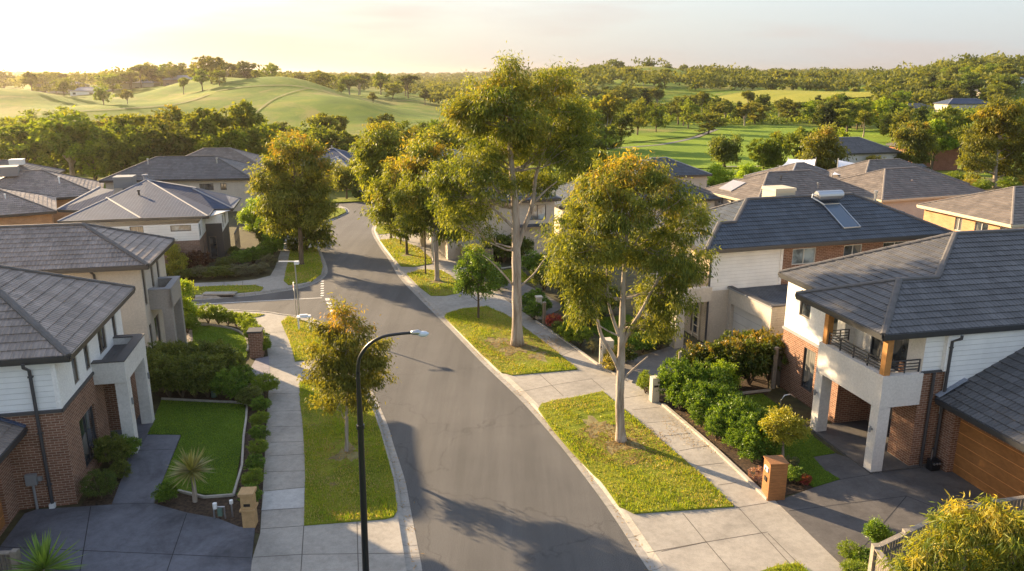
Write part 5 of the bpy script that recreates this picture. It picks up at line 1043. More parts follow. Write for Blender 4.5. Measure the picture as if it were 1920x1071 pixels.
# ------------------------------------------------------------------ far trees, each on its own
def far_proto(seed, kind):
    rng = np.random.default_rng(seed); lb = []
    if kind == 'gum':
        nl = 9+seed % 4
        for i in range(nl):
            a = i*2.4+rng.random(); r = 2.3*rng.random()**.6; z = 4.6+3.8*rng.random()
            lb.append((r*math.cos(a), r*math.sin(a), z, 1.0+.9*rng.random(), 1.0+.9*rng.random(), .8+.6*rng.random()))
        lb.append((0, 0, 8.6, 1.5, 1.5, 1.2)); tr_h = 4.6
    elif kind == 'flat':
        for i in range(9):
            a = i*2.4+rng.random(); r = 3.4*rng.random()**.5
            lb.append((r*math.cos(a), r*math.sin(a), 8.0+1.3*rng.random()-r*.15, 1.2+.7*rng.random(), 1.2, .55+.3*rng.random()))
        tr_h = 6.5
    elif kind == 'round':
        for i in range(10):
            a = i*2.4+rng.random(); r = 2.5*rng.random()**.6; z = 2.4+5*rng.random()
            lb.append((r*math.cos(a), r*math.sin(a), z, 1.6+.9*rng.random(), 1.6+.9*rng.random(), 1.3+.8*rng.random()))
        tr_h = 2.5
    else:
        for i in range(8):
            z = 1.6+i*1.05; r = 2.1*(1-i/8.5)+.3; lb.append((.2*math.sin(i), .2*math.cos(i*2), z, r, r, .8))
        tr_h = 6
    cols = dict(gum=G_DULL, flat=G_DULL, round=G_DARK, cone=((.022,.04,.018), (.05,.07,.03)))[kind]
    if seed % 3 == 0 and kind in ('gum', 'round'): cols = G_OLIVE
    if seed % 5 == 1 and kind == 'round': cols = ((.08,.12,.02), (.17,.21,.035))
    p, d, s, a, b, col, cc = leaves(lb, 4200, .55, .30, rng, cols, droop=.25, clump=.42, per=34, inner=.66, tip=(.20,.17,.05) if kind == 'gum' and seed % 2 else None, tiph=.6)
    me = leafmesh('crown', p, d, s, a, b, col, M['leaf_f']); t = MB(); tb = .24 if kind != 'cone' else .18
    t.tube([(0,0,-1.2),(0,0,.3),(.1,.05,tr_h*.5),(.05,.1,tr_h)], [tb*1.4,tb,tb*.8,tb*.5], 7)
    for l_ in lb[:7]:
        t.tube([(.07,.07,tr_h*.55),(l_[0]*.5,l_[1]*.5,(tr_h*.7+l_[2])*.5),(l_[0],l_[1],l_[2])], [tb*.55,tb*.35,tb*.12], 5, cap=False)
    o = t.build('trunk', M['bark' if kind in ('gum', 'flat') and seed % 2 else 'bark_b']); tm = o.data; bpy.data.objects.remove(o); return me, tm
FP = {k: [far_proto(200+10*j+i, k) for i in range(n)] for j, (k, n) in enumerate((('gum', 5), ('round', 5), ('cone', 2), ('flat', 3)))}
frng = random.Random(5); TREES = []
def far_tree(x, y, hgt, kind, label, group, wide=1.0, z=None):
    cm, tm = FP[kind][frng.randrange(len(FP[kind]))]
    rt = empty('gum_tree' if kind in ('gum', 'flat') else 'conifer' if kind == 'cone' else 'tree', (x, y, T1(x, y) if z is None else z), frng.random()*6.28, label, 'tree', group)
    s_ = hgt/9.8; rt.scale = (s_*wide, s_*wide, s_)
    for nm, me in (('crown', cm), ('trunk', tm)):
        o = bpy.data.objects.new(nm, me); COL.objects.link(o); o.parent = rt
    TREES.append((x, y)); return rt
CLEAR = [(.50, .57, 215, 335), (.56, .64, 215, 330), (.625, .68, 235, 355), (.625, .69, 345, 425)]
def clear(q, Y): return any(a < q < b_ and c_ < Y < d_ for a, b_, c_, d_ in CLEAR)
def scatter(n, q0, q1, y0, y1, h0, h1, kinds, label, group, mind=5, avoid=None, pw_=1.0, wide=(1.0, 1.35)):
    k = 0; tries = 0
    while k < n and tries < n*60:
        tries += 1; Y = y0+(y1-y0)*frng.random()**pw_; q = q0+(q1-q0)*frng.random(); X = q*Y
        if (avoid and avoid(X, Y, q)) or clear(q, Y): continue
        if any((X-a)**2+(Y-b_)**2 < mind**2 for a, b_ in TREES): continue
        kd = frng.choice(kinds); far_tree(X, Y, h0+(h1-h0)*frng.random(), kd, label[kd] if isinstance(label, dict) else label, group, wide[0]+(wide[1]-wide[0])*frng.random()); k += 1
def nm3(place): return {'gum': 'dull green open crowned gum '+place, 'round': 'dense round crowned tree '+place, 'cone': 'dark pointed conifer '+place, 'flat': 'flat topped umbrella crowned gum '+place}
scatter(74, -.76, -.06, 118, 200, 7.2, 10.6, ['gum','round','round'], nm3('in the valley wood between left roofs and green hill'), 'trees of the left valley wood', 5.2, avoid=lambda X, Y, q: (Y < 140 and q > -.3 and q < -.12) )
scatter(18, -.76, -.42, 105, 150, 7, 10, ['round','round','gum'], nm3('directly behind the left edge roofs'), 'trees behind the left edge roofs', 5)
scatter(36, -.74, -.13, 452, 530, 9, 14, ['gum','flat','gum','round'], nm3('along the crest of the big green hill on the left'), 'trees along the left hill crest', 6, wide=(1.1, 1.6))
scatter(22, -.09, .16, 110, 215, 8, 12, ['gum','round'], nm3('in the middle valley behind the tallest gum'), 'trees of the middle valley', 5.5, avoid=lambda X, Y, q: q > .1 and Y < 190)
scatter(60, .08, .78, 282, 385, 7, 10.5, ['gum','round','round','gum','cone'], nm3('in the wood beyond the golf green'), 'trees beyond the golf green', 6, wide=(1.1, 1.6), avoid=lambda X, Y, q: .2 < q < .47 and Y > 348)
scatter(30, .40, .78, 195, 282, 7.5, 12, ['gum','round','cone','cone','round'], nm3('on the slope behind the right hand roofs'), 'trees behind the right hand roofs', 7)
scatter(20, .50, .80, 390, 470, 8, 12, ['gum','round','flat'], nm3('among the houses on the right hilltop'), 'trees on the right hilltop', 7, wide=(1.1,1.6))
scatter(14, .02, .55, 500, 600, 9, 12, ['gum','round'], nm3('in the belt between the bright field and the far hill'), 'trees of the far belt', 9, wide=(1.2, 1.8), avoid=lambda X, Y, q: .22 < q < .46 and Y < 540)
# single trees that stand out
def solo(px, py_base, dist, hgt, kind, label, wide=1.0, group=None):
    q = D(px, dist, 0); z = T1(q.x, q.y); q = D(px, dist, z); far_tree(q.x, q.y, hgt, kind, label, group, wide)
solo(195, 208, 320, 9, 'round', 'lone round tree on the slope of the left green hill'); solo(397, 175, 400, 16, 'round', 'large dark tree high on the left green hill', 1.4)
solo(797, 187, 440, 9, 'gum', 'lone pale tree at the right foot of the green hill crest'); solo(85, 230, 190, 13, 'round', 'very big dark domed tree low on the left', 1.8)
for i, (x_, d_, h_) in enumerate([(380,372,10),(412,378,9),(345,380,8),(480,405,5),(240,352,7),(120,360,9),(60,350,8),(640,398,5),(700,400,6)]): solo(x_, 180, d_, h_, 'round' if i % 2 else 'gum', nm3('dotted over the open left hill paddocks')['round' if i % 2 else 'gum'], 1.2, 'trees dotted over the left paddocks')
solo(1137, 265, 190, 13, 'gum', 'pale stemmed gum at the left end of the golf green', 1.1); solo(1328, 258, 240, 8, 'round', 'lone dark rounded tree in the middle of the golf green', 1.6)
solo(215, 335, 118, 6, 'round', 'bright rounded tree above the box cooler of the metal roofed house', 1.2); solo(330, 300, 125, 11, 'gum', 'golden gum rising above the beige two storey house', 1.2)
for i, (x_, d_, h_, k_) in enumerate([(262,112,9.5,'gum'),(300,118,10.5,'round'),(385,112,10,'gum'),(430,108,9,'round'),(462,116,11,'gum'),(235,104,7.5,'round'),(180,106,7.5,'round'),(140,108,8,'gum')]):
    solo(x_, 330, d_, h_, k_, nm3('in the row right behind the metal roofed corner house')[k_], group='tree row behind the metal roofed house') 
for i, (x_, d_, h_, k_) in enumerate([(1490,118,7,'gum'),(1745,128,9.5,'gum'),(1805,135,10,'round'),(1575,136,7,'round'),(1875,150,10,'round'),(1715,175,11,'cone'),(1430,122,6,'round'),(1770,150,11,'gum'),(1690,185,10,'gum'),(1455,125,6.5,'gum'),(1520,132,7,'gum'),(1745,126,8.5,'gum'),(1840,128,9,'gum'),(1900,118,8,'gum'),(1560,150,8,'round')]):
    solo(x_, 330, d_, h_, k_, nm3('among the gardens of the right hand roofs')[k_], group='garden trees among the right hand roofs')
for i, (x_, d_) in enumerate([(1130,165),(1165,215),(1195,235),(1230,250),(1290,268),(1110,178)]): solo(x_, 300, d_, 9+i % 3, 'round', 'shade tree on the left margin of the golf green', group='trees on the left margin of the golf green')
# ------------------------------------------------------------------ the far-off woodland as one mass
def woodland():
    rng = np.random.default_rng(9); P_, N_ = [], 8200
    Y = 440+2700*rng.random(N_)**1.6; q = -.85+1.75*rng.random(N_); X = q*Y
    keep = ~((((X-112)/46)**2+((Y-650)/52)**2 < 1) | (((X-270)/85)**2+((Y-900)/70)**2 < 1) | ((np.sin(X/110+1)*np.sin(Y/160+2) > .72) & (q > 0)))
    keep &= ~((Y < 600) & (q < -.1)); keep &= ~((Y < 474) & (q > .17) & (q < .48))
    X, Y = X[keep], Y[keep]
    ye = 240+200*rng.random(1500); qe = .08+.7*rng.random(1500); ex = (ye > 285)
    X = np.concatenate([X, (qe*ye)[ex & (qe > .45)], -.78*ye[:260]+ye[:260]*.35*rng.random(260)]); Y = np.concatenate([Y, ye[ex & (qe > .45)], 470+150*rng.random(260)])
    cl_ = np.array([not clear(a/b_, b_) for a, b_ in zip(X, Y)]); X, Y = X[cl_], Y[cl_]
    Z = terr(X, Y); n = len(X); per = 60; H_ = (7+5*rng.random(n)); H_ *= np.where(Y < 480, .55, 1); k = np.repeat(np.arange(n), per); m = len(k)
    u = nrm(rng.normal(size=(m, 3))); u[:, 2] = np.abs(u[:, 2])*1.0-.25
    lob_ = rng.normal(size=(n, 3, 3))*np.array([.22, .22, .12]); li = rng.integers(0, 3, m)
    R_ = (H_*.50*(.9+.5*rng.random(n)))[k]
    c = np.stack([X, Y, Z+H_*.58], 1)[k]+lob_[k, li]*H_[k][:, None]
    pos = c+u*np.stack([R_, R_, H_[k]*.42], 1)*(.55+.45*rng.random(m)[:, None]**.5)*.8
    d = nrm(rng.normal(size=(m, 3))+np.array([0, 0, .2])); s = nrm(np.cross(d, rng.normal(size=(m, 3))))
    t = np.clip(rng.normal(.5, .3, n)[k]+rng.normal(0, .2, m), 0, 1)[:, None]; col = np.array(G_DARK[0])*(1-t)+np.array((.14, .165, .055))*t
    sz = 1.1+.9*rng.random(m)+Y[k]/1400
    me = leafmesh('woodland', pos, d, s, sz, sz*.75, col, M['leaf_f']); o = bpy.data.objects.new('woodland', me); COL.objects.link(o)
    tag(o, 'far woodland covering the distant ridges beyond the green hills', 'woodland', kind='stuff')
woodland()
def scrub():
    """low undergrowth under the valley woods"""
    rng = np.random.default_rng(19); n = 1500
    Y = np.concatenate([118+95*rng.random(700), 288+95*rng.random(800)]); q = np.concatenate([-.76+.72*rng.random(700), .08+.7*rng.random(800)]); X = q*Y
    Z = terr(X, Y); per = 40; H_ = 1.6+2.6*rng.random(n); k = np.repeat(np.arange(n), per); m = len(k)
    u = nrm(rng.normal(size=(m, 3))); u[:, 2] = np.abs(u[:, 2])
    pos = np.stack([X, Y, Z], 1)[k]+u*np.stack([H_*1.1, H_*1.1, H_], 1)[k]*(.5+.5*rng.random(m)[:, None])
    d = nrm(rng.normal(size=(m, 3))+np.array([0, 0, .4])); s = nrm(np.cross(d, rng.normal(size=(m, 3)))); t = np.clip(rng.normal(.4, .3, n)[k]+rng.normal(0, .2, m), 0, 1)[:, None]
    col = np.array(G_DARK[0])*(1-t)+np.array(G_OLIVE[1])*t; sz = .6+.6*rng.random(m)
    o = bpy.data.objects.new('undergrowth', leafmesh('undergrowth', pos, d, s, sz, sz*.6, col, M['leaf_f'])); COL.objects.link(o); tag(o, 'low scrub filling the ground under the valley woods', 'undergrowth', kind='stuff')
scrub()
# ------------------------------------------------------------------ sheets draped on the terrain: golf green, fields, tracks
def drape(name, poly_dp, m, lift=.12, res=5.0):
    """poly = (pixel column, distance) pairs"""
    pts = [Vector(((px-960)/FPX*math.hypot(d_, 0)*1.02, d_, 0)) for px, d_ in poly_dp]
    x0, x1 = min(p.x for p in pts), max(p.x for p in pts); y0, y1 = min(p.y for p in pts), max(p.y for p in pts)
    bm = bmesh.new(); vs = [bm.verts.new(p) for p in pts]; bm.faces.new(vs)
    for ax, a, b_ in ((0, x0, x1), (1, y0, y1)):
        k = a+res
        while k < b_:
            bmesh.ops.bisect_plane(bm, geom=bm.verts[:]+bm.edges[:]+bm.faces[:], plane_co=(k, 0, 0) if ax == 0 else (0, k, 0), plane_no=(1, 0, 0) if ax == 0 else (0, 1, 0)); k += res
    bmesh.ops.triangulate(bm, faces=bm.faces[:])
    for v in bm.verts: v.co.z = T1(v.co.x, v.co.y)+lift
    bmesh.ops.recalc_face_normals(bm, faces=bm.faces[:])
    me = bpy.data.meshes.new(name); bm.to_mesh(me); bm.free()
    if me.polygons[0].normal.z < 0: me.flip_normals()
    me.materials.append(m); me.polygons.foreach_set('use_smooth', [True]*len(me.polygons)); o = bpy.data.objects.new(name, me); COL.objects.link(o); tag(o, kind='structure')
m_green = m_grass('golf_turf', [(.3, (.12,.19,.018)), (.55, (.17,.24,.022)), (.75, (.23,.27,.03))], .04)
m_field = m_grass('bright_field', [(.3, (.20,.22,.03)), (.55, (.28,.27,.04)), (.75, (.33,.29,.05))], .03)
drape('golf_green', [(1090,150),(1200,138),(1480,138),(1660,150),(1700,200),(1640,262),(1420,276),(1340,268),(1300,225),(1150,200),(1110,170)], m_green, .15)
drape('golf_green', [(1150,205),(1290,232),(1320,262),(1180,238)], m_green, .15)
drape('field', [(1245,392),(1420,396),(1640,402),(1655,462),(1500,474),(1380,450),(1260,430)], m_field, .5, 8)
def track(name, pts, wd, m, lift=.3):
    mb = MB(); ps = smooth_pts([Vector(((a-960)/FPX*b_*1.02, b_, 0)) for a, b_ in pts], 8)
    for i in range(len(ps)-1):
        a, b_ = ps[i], ps[i+1]; s_ = (b_-a).cross(Vector((0, 0, 1))).normalized()*wd/2; q = [a-s_, a+s_, b_+s_, b_-s_]
        for v in q: v.z = T1(v.x, v.y)+lift
        if (q[1]-q[0]).cross(q[2]-q[0]).z < 0: q.reverse()
        mb.poly(q)
    tag(mb.build(name, m), kind='structure')
track('path', [(1120,190),(1200,198),(1240,205),(1290,225),(1330,262)], 1.6, M['drive3'], .2); track('path', [(1330,140),(1420,143),(1500,148)], 2.5, M['drive3'], .3)
track('path', [(430,352),(520,360),(600,366),(690,362),(780,378),(850,390)], 1.3, M['dryg'], .3); track('path', [(150,290),(260,300),(360,318),(420,345)], 1.2, M['dryg'], .3); track('path', [(500,300),(540,330),(600,366)], .8, M['dryg'], .3)
# far houses on the hills
HZN = 0
def fh(px, dist, wx, wy, hgt, label, wm='cream', rm='tile_g', rz=0):
    q = D(px, dist, 0); z = T1(q.x, q.y); q = D(px, dist, z)
    H_ = House((q.x, q.y, z), R(rz), label, name='house'); H_.hip(0, wx, 0, wy, hgt, .4, rm, 'cap_w', step=0)
    for sd_, a, b_ in (('S', (.4,.4), (wx-.4,.4)), ('E', (wx-.4,.4), (wx-.4,wy-.4)), ('N', (wx-.4,wy-.4), (.4,wy-.4)), ('W', (.4,wy-.4), (.4,.4))):
        H_.wallw(wm, a, b_, -2, hgt-.13, [(1.5,3.2,.8,2.0,dict(mull=2)),(wx*.55,wx*.55+2.2,.6,2.1,dict(mull=2))] if sd_ == 'S' else [])
    H_.done()
fh(1690, 330, 16, 9, 3.2, 'pale hill house on the right, left of the flat fronted white one', 'pgrey', 'tile_g', 10); fh(1775, 322, 20, 10, 3.6, 'pale fronted wide hill house with glass, on the right slope', 'cream', 'metal', 5); fh(1850, 345, 16, 9, 3.2, 'dark roofed hill house at the upper right', 'cream', 'tile_g', 15)
fh(1860, 415, 18, 9, 3.2, 'upper right hilltop house with pale roof', 'white_r', 'metal_l', 5); fh(60, 480, 30, 12, 4, 'long house in the haze on the left hill top at the far left', 'cream', 'tile_l', -5); fh(205, 470, 26, 12, 4.5, 'pale roofed house on the left hill top between trees', 'cream', 'metal_l', 5); fh(305, 462, 34, 12, 4, 'long shed with bright roof on the left hill top', 'brick3', 'metal_l', 0); fh(130, 455, 20, 10, 3, 'small white walled house below the left hill top trees', 'white_r', 'metal_l', 0)
# ------------------------------------------------------------------ street things
def lamp_near():
    p = P(688, 1180, .1); t = empty('street_lamp', p, 0, 'tall black street lamp with curved arm over the road, nearest', 'street lamp')
    q = lob((688, 1180), [(686,1071,1,1),(676,800,1,1),(671,700,1,1),(674,672,1,1),(690,648,1,1),(716,632,1,1),(750,626,1,1),(775,624,1,1)]); pts = [Vector((0,0,-.1))]+[Vector(a[:3]) for a in q[:3]]
    base = MB(); base.tube([pts[0],pts[1],pts[2],Vector((pts[2].x*.5+pts[3].x*.5,0,(pts[2].z+pts[3].z)/2)),pts[3]], [.095,.088,.075,.058,.048], 12); base.tube([(0,0,-.05),(0,0,.1)], .2, 12); base.tube([pts[2]-Vector((0,0,.05)),pts[2]+Vector((0,0,.05))], .1, 12); base.build('pole', M['black'], t, smooth=False)
    arm = MB(); ap = smooth_pts([pts[3]]+[Vector(a[:3]) for a in q[3:]], 5); arm.tube(ap, np.linspace(.046,.034,len(ap)), 10); arm.build('arm', M['black'], t, smooth=True)
    e_ = ap[-1]; hd = MB(); hd.tube([e_-Vector((.06,0,0)),e_+Vector((.0,0,0)),e_+Vector((.1,0,.01)),e_+Vector((.17,0,.0))], [.04,.06,.07,.05], 10); ho = hd.build('lamp_head', M['steel'], t, smooth=True)
    ln_ = MB(); ln_.tube([e_+Vector((.11,0,-.02)),e_+Vector((.2,0,-.03)),e_+Vector((.3,0,-.03)),e_+Vector((.36,0,-.02))], [.05,.075,.065,.02], 10); ln_.build('lens', M['lens'], ho, smooth=True)
lamp_near()
def lamp_far():
    p = P(562, 602, .1); t = empty('street_lamp', p, 0, 'thin grey street lamp with flat head at the side street corner', 'street lamp')
    mb = MB(); mb.tube([(0,0,0),(-.03,0,3.55)], [.06,.04], 8); mb.build('pole', M['steel'], t); hd = MB(); hd.bar((-.95,0,3.58),(.1,0,3.58),.07,.05); hd.box(-.05,.2,-.12,.12,3.42,3.6); hd.build('lamp_head', M['white_p'], t)
lamp_far()
p = P(556, 598, .1); t = empty('street_sign', p, R(20), 'slim street name sign post beside the thin grey lamp', 'sign'); mb = MB(); mb.tube([(0,0,0),(0,0,2.2)], .03, 6); mb.build('post', M['steel'], t); mb = MB(); mb.box(-.03,.03,-.02,.45,1.7,2.15); mb.build('blade', M['white_p'], t); mb = MB(); mb.box(-.035,.035,.05,.38,1.85,1.98); mb.build('panel', M['red'], t)
p = P(571, 617, .14); t = empty('bench', p, R(10), 'small white slatted bench like frame at the tip of the left corner lawn', 'bench'); mb = MB()
for a, b_ in ((-.3,-.15),(.3,-.15),(-.3,.15),(.3,.15)): mb.box(a-.03,a+.03,b_-.03,b_+.03,0,.72)
mb.build('leg', M['white_p'], t); MB().box(-.38,.38,-.22,.22,.72,.77).build('top', M['white_p'], t); MB().box(-.22,.22,-.1,.1,.77,.86).build('cap', M['white_p'], t)
# drain pit in the side street kerb
p = P(412, 553, .1); t = empty('drain_pit', p, R(2), 'concrete lintel of the storm drain in the side street kerb', 'drain'); MB().box(-1.05,1.05,-.25,.35,.05,.13).build('lintel', M['kerbc'], t); MB().box(-.95,.95,-.29,-.26,-.08,.05).build('opening', M['dark'], t)
# letterboxes and pillars
p = P(1455, 939, .1); t = empty('letterbox', p, AL-R(8), 'tall timber clad letterbox at the corner of the right driveway', 'letterbox')
MB().box(-.3,.3,-.0,.55,0,1.35).build('body', M['mbox'], t, bevel=.01); mb = MB(); mb.box(-.33,.33,-.03,.58,1.35,1.39); mb.build('cap', M['mbox'], t)
mb = MB(); mb.box(-.34,-.3,.12,.40,1.0,1.16); pl_ = mb.build('number_plate', M['white_p'], t); mb = MB(); mb.box(-.33,-.3,.18,.36,.62,.78); mb.build('slot', M['dark'], t)
def digits(parent, txt, x, y0, z0, s_, mt, mirror=False):
    SEG = {'8': 'abcdefg', '1': 'bc', '2': 'abged', '4': 'fgbc', '7': 'abc', '0': 'abcdef'}; mb = MB()
    for i, ch in enumerate(txt):
        y = y0-i*s_*.75; g = dict(a=((0,2),(1,2)), b=((1,1),(1,2)), c=((1,0),(1,1)), d=((0,0),(1,0)), e=((0,0),(0,1)), f=((0,1),(0,2)), g=((0,1),(1,1)))
        for k in SEG[ch]:
            (a, b_), (c_, d_) = g[k]; mb.bar((x, y-a*s_*.5, z0+b_*s_*.5), (x, y-c_*s_*.5, z0+d_*s_*.5), .012, .02, up=(1,0,0))
    mb.build('number', M[mt], parent)
digits(pl_, '12', -.345, .34, 1.035, .09, 'dark')
def pillar(px, py, w_, h_, mt, capm, label, rz=AL, slot=True, name='letterbox', cat='letterbox', capo=.05):
    p = P(px, py, .09); t = empty(name, p, rz, label, cat); MB().box(-w_/2,w_/2,-w_/2,w_/2,0,h_).build('body', M[mt], t, bevel=.01)
    MB().box(-w_/2-capo,w_/2+capo,-w_/2-capo,w_/2+capo,h_,h_+.09).build('cap', M[capm], t, bevel=.02)
    if slot: MB().box(-.1,.1,-w_/2-.012,-w_/2,h_*.68,h_*.68+.09).build('slot', M['dark'], t)
    return t
t = pillar(470, 985, .38, 1.15, 'stone', 'stone', 'sandstone letterbox pillar with wide cap by the left driveway', R(4)); MB().box(-.24,.24,-.24,.24,.62,.68).build('band', M['stone'], t, bevel=.01)
pillar(483, 668, .62, 1.35, 'brick', 'trim', 'brown brick gate pillar beside the left footpath', R(8), False, 'gate_pillar', 'pillar')
pillar(1226, 752, .34, 1.05, 'stone_p', 'stone_p', 'small pale letterbox pillar at the top end of the green hedge', capo=.0)
t = pillar(1136, 688, .55, 1.35, 'stone_p', 'stone_p', 'pale stone letterbox with house number right of the tallest gum', capo=.0); digits(t, '14', -.29, .12, .95, .16, 'trim')
pillar(1010, 598, .3, 1.3, 'stone_p', 'stone_p', 'slim stone post in the garden right of the tallest gum', slot=False, name='gate_post', cat='post'); pillar(1020, 610, .16, 1.3, 'slatf', 'slatf', 'slim timber gate post beside the crimson shrub', slot=False, name='gate_post', cat='post', capo=.02)
p = P(865, 490, .1); t = empty('gate_screen', p, AL, 'brown slatted timber gate screen beside the far right footpath', 'fence'); MB().box(0,.06,-1.6,2.4,0,1.25).build('slat_panel', M['slatf'], t); MB().box(.06,2.2,-1.66,-1.6,0,1.25).build('slat_panel', M['slatf'], t); mb = MB(); mb.box(-.05,.1,-1.75,-1.6,0,1.35); mb.build('post', M['trim'], t)
# low timber post in the hedge
p = P(1270, 745, .1); t = tag(MB().box(p.x-.05,p.x+.05,p.y-.05,p.y+.05,.1,2.25).build('garden_stake', M['fcap']), 'thin weathered stake rising out of the green hedge', 'stake')
# paling fences bottom right, bottom left and by the hedge
def fence(pix, hgt, label, z0=.1, world=None, skip=0):
    pts = world or [P(*q, z0) for q in pix]; t = empty('paling_fence', pts[0], 0, label, 'fence'); o0 = pts[0]; pn = MB(); rl2 = MB()
    for a, b_ in zip(pts[:-1], pts[1:]):
        d = (b_-a); n = max(1, int(d.length/.125)); dn = d.normalized(); nn = Vector((dn.y, -dn.x, 0))
        for i in range(n):
            c_ = a+d*((i+.5)/n)-o0; dz = .012*math.sin(i*2.9); pn.bar(c_, c_+Vector((0,0,hgt+dz)), .112, .02, up=nn)
        for zz in (.35, hgt-.3): rl2.bar(a-o0+Vector((0,0,zz))-nn*.04, b_-o0+Vector((0,0,zz))-nn*.04, .04, .08)
    pn.build('palings', M['paling'], t); rl2.build('rail', M['paling'], t); cp = MB()
    for a, b_ in zip(pts[:-1], pts[1:]): cp.bar(a-o0+Vector((0,0,hgt+.03)), b_-o0+Vector((0,0,hgt+.03)), .15, .04)
    cp.build('capping', M['fcap'], t)
    for a in pts[skip:]: MB().box(a.x-o0.x-.09, a.x-o0.x+.09, a.y-o0.y-.09, a.y-o0.y+.09, 0, hgt+.1).build('post', M['fcap'], t)
ft = lambda px, py, h_: P(px, py, h_)*1
def topfence(pix, hgt, label, skip=0):
    ps = [P(a, b_, .1+hgt) for a, b_ in pix]
    for p_ in ps: p_.z = .1
    fence(None, hgt, label, world=ps, skip=skip)
topfence([(1642,1028),(1700,1000),(1750,975),(1800,957),(1860,943),(1935,932),(2050,925)], 1.5, 'curved grey paling fence with capping before the golden gum at the bottom right')
topfence([(1644,1031),(1700,1110),(1800,1250)], 1.5, 'short return of paling fence running off the bottom right corner', 1) 
topfence([(-60,1040),(28,1038)], 1.3, 'grey paling fence end with post at the bottom left corner')
topfence([(1455,655),(1474,650)], 1.9, 'dark narrow side gate fence between hedge and brick wall')
# yucca plants
def yucca(px, py, hgt, rad, label, seed, cols, stem=True):
    p = P(px, py, .1); t = empty('yucca', p, 0, label, 'yucca'); rng = random.Random(seed); n = 150; mb = MB(); v = []; 
    P_, D_, S_, A_2, B_2, C_ = [], [], [], [], [], []
    for i in range(n):
        a = rng.random()*6.283; el = math.asin(max(-.45, min(1, -.4+1.4*rng.random()))); d = np.array([math.cos(a)*math.cos(el), math.sin(a)*math.cos(el), math.sin(el)])
        s_ = np.cross(d, [0, 0, 1]); s_ /= max(1e-3, np.linalg.norm(s_)); P_.append((0, 0, hgt)); D_.append(d); S_.append(s_); A_2.append(rad*(.75+.4*rng.random())); B_2.append(.075); u = rng.random(); C_.append([cols[0][j]*(1-u)+cols[1][j]*u for j in range(3)])
    o = bpy.data.objects.new('foliage', leafmesh('foliage', np.array(P_, float), np.array(D_), np.array(S_), np.array(A_2), np.array(B_2), np.array(C_), M['leaf_s'])); COL.objects.link(o); o.parent = t
    if stem: mb.tube([(0,0,-.05),(.02,0,hgt*.5),(0,0,hgt)], [.09,.07,.06], 8); mb.build('stem', M['bark'], t)
yucca(366, 940, 1.15, .85, 'spiky yucca on a stem in the mulch bed before the left lawn', 3, ((.16,.17,.06), (.36,.33,.12)))
yucca(92, 1120, .9, 1.0, 'bright green spiky yucca at the bottom left edge', 4, ((.08,.15,.03), (.20,.30,.06)))
# mulch bed strip + pebbles by the left driveway
flat('garden_bed', [(288,946),(305,925),(334,926),(438,933),(455,828),(465,768),(458,752),(303,748),(296,742),(300,735),(470,735),(507,745),(500,800),(494,900),(486,1000),(449,990),(409,974),(350,963)], .092, M['mulch'], .04)
flat('garden_bed', [(150,950),(165,930),(240,835),(262,800),(250,850),(226,905),(212,947)], .1, M['mulch'], .04)
flat('garden_bed', [(1243,760),(1340,845),(1438,938),(1525,915),(1500,893),(1440,848),(1400,798),(1350,746),(1440,738),(1440,700),(1270,690),(1195,715),(1215,750)], .092, M['mulch'], .04)
# gas and water taps by the left driveway
p = P(417, 972, .1); t = empty('water_meter', p, 0, 'pair of garden water meters with grey pipes in the mulch by the left driveway', 'water meter'); mb = MB(); mb.tube([(-.25,0,0),(-.25,0,.42),(.1,0,.42),(.1,0,0)], .03, 6); mb.tube([(.3,.1,0),(.3,.1,.5)], .03, 6); mb.build('pipe', M['steel'], t); mb = MB(); mb.tube([(-.2,0,.36),(-.2,0,.55)], .07, 8); mb.build('meter', M['white_p'], t); MB().tube([(.3,.1,.48),(.3,.1,.6)], .06, 8).build('meter', M['white_p'], t); MB().box(-.12,.02,-.05,.05,.1,.36).build('case', M['plast'], t)
p = P(401, 744, .1); t = tag(MB().tube([(p.x,p.y,.08),(p.x,p.y,.6)], .11, 10).build('service_pit', M['plast']), 'green plastic bollard cap at the back of the shaded left lawn', 'bollard')
# hose arch by the right house wall
p = P(1475, 772, .1); mb = MB(); mb.tube([(p.x-.3,p.y,.1),(p.x-.3,p.y,.6),(p.x-.15,p.y,.85),(p.x+.1,p.y,.9),(p.x+.3,p.y,.75)], .03, 6); tag(mb.build('garden_arch', M['steel'], smooth=True), 'small bent metal hoop beside the right house brick wall', 'garden hoop')
# shade sails
def sail(pts, label, posts=True):
    t = empty('shade_sail', (0,0,0), 0, label, 'shade sail'); mb = MB(); a, b_, c_, d_ = [Vector(q) for q in pts]; n = 8
    def s3(u, v):
        e = (a.lerp(b_, u)).lerp(d_.lerp(c_, u), v); pin = .25*(math.sin(math.pi*u)*abs(v-.5)*2+math.sin(math.pi*v)*abs(u-.5)*2); cen = (a+b_+c_+d_)/4; return e.lerp(cen, pin*.35)+Vector((0,0,-.3*math.sin(math.pi*u)*math.sin(math.pi*v)))
    for i in range(n):
        for j in range(n): mb.poly([s3(i/n,j/n), s3((i+1)/n,j/n), s3((i+1)/n,(j+1)/n), s3(i/n,(j+1)/n)])
    mb.build('cloth', M['sail'], t, smooth=True); 
    for q in (a, b_, c_, d_): MB().tube([(q.x,q.y,-.1),(q.x,q.y,q.z+.2)], .07, 6).build('post', M['steel'], t)
sail([P(1560,328,3.5),P(1676,328,3.5),P(1655,314,3.6),P(1572,300,4.3)], 'large white shade sail behind the golden green gum'); sail([P(1462,314,3.0),P(1530,326,3.0),P(1530,298,3.6),P(1478,298,3.2)], 'white shade sail left of the golden green gum'); sail([P(1640,334,3.0),P(1740,346,3.0),P(1720,324,3.2),P(1650,318,3.2)], 'pale low shade sail above the brown hip roof')
